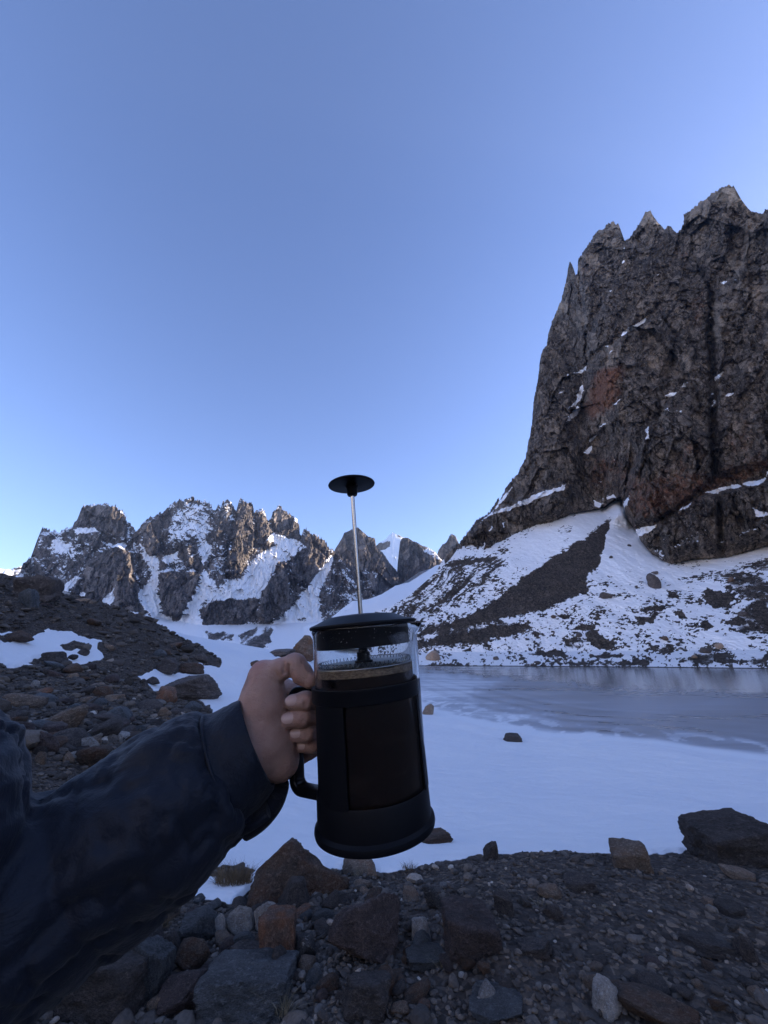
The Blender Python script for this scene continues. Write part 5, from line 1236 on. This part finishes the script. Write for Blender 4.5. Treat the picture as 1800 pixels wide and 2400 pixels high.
def make_sleeve():
    pts = np.array([DP(*p) for p, r in SLV + UPP]); lo = pts.min(0) - .09; hi = pts.max(0) + .09
    V, F = surface_nets(sleeve_sdf, lo, hi, .0038); V = relax(V, F, 3); N = vnormals(V, F)
    a = DP(486, 1660, .373); ax = DP(60, 1952, .30) - a; L = np.linalg.norm(ax); ax /= L; t = (V - a) @ ax          # along the arm from the cuff seam
    wob = fbm(V[:, 0] * 9, V[:, 1] * 9, V[:, 2] * 9, 3)
    baf = np.abs(np.sin((t + wob * .03) / .115 * math.pi)) ** .55                                       # soft down-filled baffles
    Ax = V @ ax; Q = V - Ax[:, None] * ax
    fold = ridged(Q[:, 0] * 16 + Ax * 8, Q[:, 1] * 16 + 3, Q[:, 2] * 16 + Ax * 13, 3, gain=.5)
    fold2 = ridged(V[:, 0] * 42 + 5, V[:, 1] * 30, V[:, 2] * 42, 2)
    near = sstep(0, .05, t)
    th_ = np.arctan2(Q @ np.array([0, 0, 1.0]), Q @ np.cross(ax, np.array([0, 0, 1.0])))
    gath = np.sin(th_ * 17 + 5 * wob) * sstep(.10, .0, t) * .0016                       # gathers running into the cuff
    sharp = np.maximum(0, ridged(V[:, 0] * 13 + Ax * 10 + .5, V[:, 1] * 13, V[:, 2] * 13 + Ax * 4, 2) - .45) * .015
    sharp2 = np.maximum(0, ridged(V[:, 0] * 26 - Ax * 16, V[:, 1] * 22, V[:, 2] * 26 + 3, 2) - .5) * .009
    V = V + N * ((baf - .75) * .009 * near + fold * .0030 + fold2 * .0012 - sharp - sharp2 + gath + fbm(V[:, 0] * 24, V[:, 1] * 24, V[:, 2] * 24, 4) * .0020)[:, None]
    link('jacket_sleeve', mesh_np('jacket_sleeve', V - ROOT, F, M['jacket'], True), person)
    # cuff: a hollow band with a rolled edge
    cs = [((486, 1660, .373), .0530), ((498, 1650, .375), .0500), ((520, 1632, .379), .0496), ((540, 1615, .3825), .0470), ((555, 1603, .3850), .0446), ((557, 1601, .3853), .0432), ((552, 1605, .3845), .0418), ((520, 1632, .379), .0430), ((490, 1656, .3735), .0440)]
    C = np.array([DP(*p) for p, r in cs]); rad = [r for p, r in cs]
    e0 = DP(517, 1510, .385); e1 = DP(596, 1692, .385)
    vert = (e1 - e0) / np.linalg.norm(e1 - e0); axd = DP(557, 1601, .3853) - DP(486, 1660, .373); axd -= vert * (axd @ vert); axd /= np.linalg.norm(axd); side = np.cross(axd, vert)
    n = 120; th = np.linspace(0, 2 * math.pi, n, endpoint=False); rows = []
    for i, (c, r) in enumerate(zip(C, rad)):
        w_ = r * (1 + .020 * np.sin(5 * th + i) + .014 * np.sin(11 * th + 2 * i) + .05 * np.maximum(0, np.cos(th - .35)) ** 6 * np.sin(9 * th))
        rows.append(c + (np.cos(th) * w_)[:, None] * vert + (np.sin(th) * w_ * .86)[:, None] * side)
    link('jacket_cuff', mesh_np('jacket_cuff', np.concatenate(rows) - ROOT, gridfaces(len(rows), n, True), M['jacket'], True), person)
    # seam piping and the closing tab under the wrist
    ring = [DP(484, 1661, .3727) + math.cos(t) * .0532 * vert + math.sin(t) * .0532 * .88 * side - ROOT for t in np.linspace(0, 2 * math.pi, 90)]
    sweep('cuff_seam', ring, superell(.0016, .0016, 8, 2), M['jacket'], person, up=axd, cap=False)
    p0, p1, p2, p3 = DP(500, 1778, .366), DP(530, 1790, .360), DP(556, 1768, .358), DP(580, 1748, .362)
    path = [((1 - t) ** 3 * p0 + 3 * t * (1 - t) ** 2 * p1 + 3 * t * t * (1 - t) * p2 + t ** 3 * p3) - ROOT for t in np.linspace(0, 1, 14)]
    sweep('cuff_tab', path, superell(.0035, .011, 20, 5), M['jacket'], person, up=vert)
    p0, p1, p2, p3 = DP(540, 1775, .385), DP(570, 1760, .383), DP(596, 1730, .384), DP(600, 1700, .385)
    path = [((1 - t) ** 3 * p0 + 3 * t * (1 - t) ** 2 * p1 + 3 * t * t * (1 - t) * p2 + t ** 3 * p3) - ROOT for t in np.linspace(0, 1, 14)]
    sweep('cuff_fold', path, superell(.011, .018, 20, 2.4), M['jacket'], person, up=vert)
make_sleeve()

# ------------------------------------------------------------------ thin blue air
def make_haze():
    bpy.context.view_layer.update()
    bm = bmesh.new(); bmesh.ops.create_cube(bm, size=1); me = bpy.data.meshes.new('haze'); bm.to_mesh(me); bm.free()
    o = link('haze', me); top = max((ob.matrix_world @ Vector(c)).z for ob in SC.objects if ob.type == 'MESH' and ob is not o for c in ob.bound_box) + 20
    o.scale = (12800, 12800, top + 5); o.location = (0, 0, (top + 5) / 2 - 5); o['kind'] = 'stuff'
    m = bpy.data.materials.new('thin_air'); m.use_nodes = True; t = m.node_tree; t.nodes.clear()
    v = t.nodes.new('ShaderNodeVolumePrincipled'); v.inputs['Color'].default_value = (.68, .82, 1, 1); v.inputs['Density'].default_value = .00005; v.inputs['Anisotropy'].default_value = .35
    ou = t.nodes.new('ShaderNodeOutputMaterial'); t.links.new(v.outputs[0], ou.inputs['Volume']); me.materials.append(m)
make_haze()
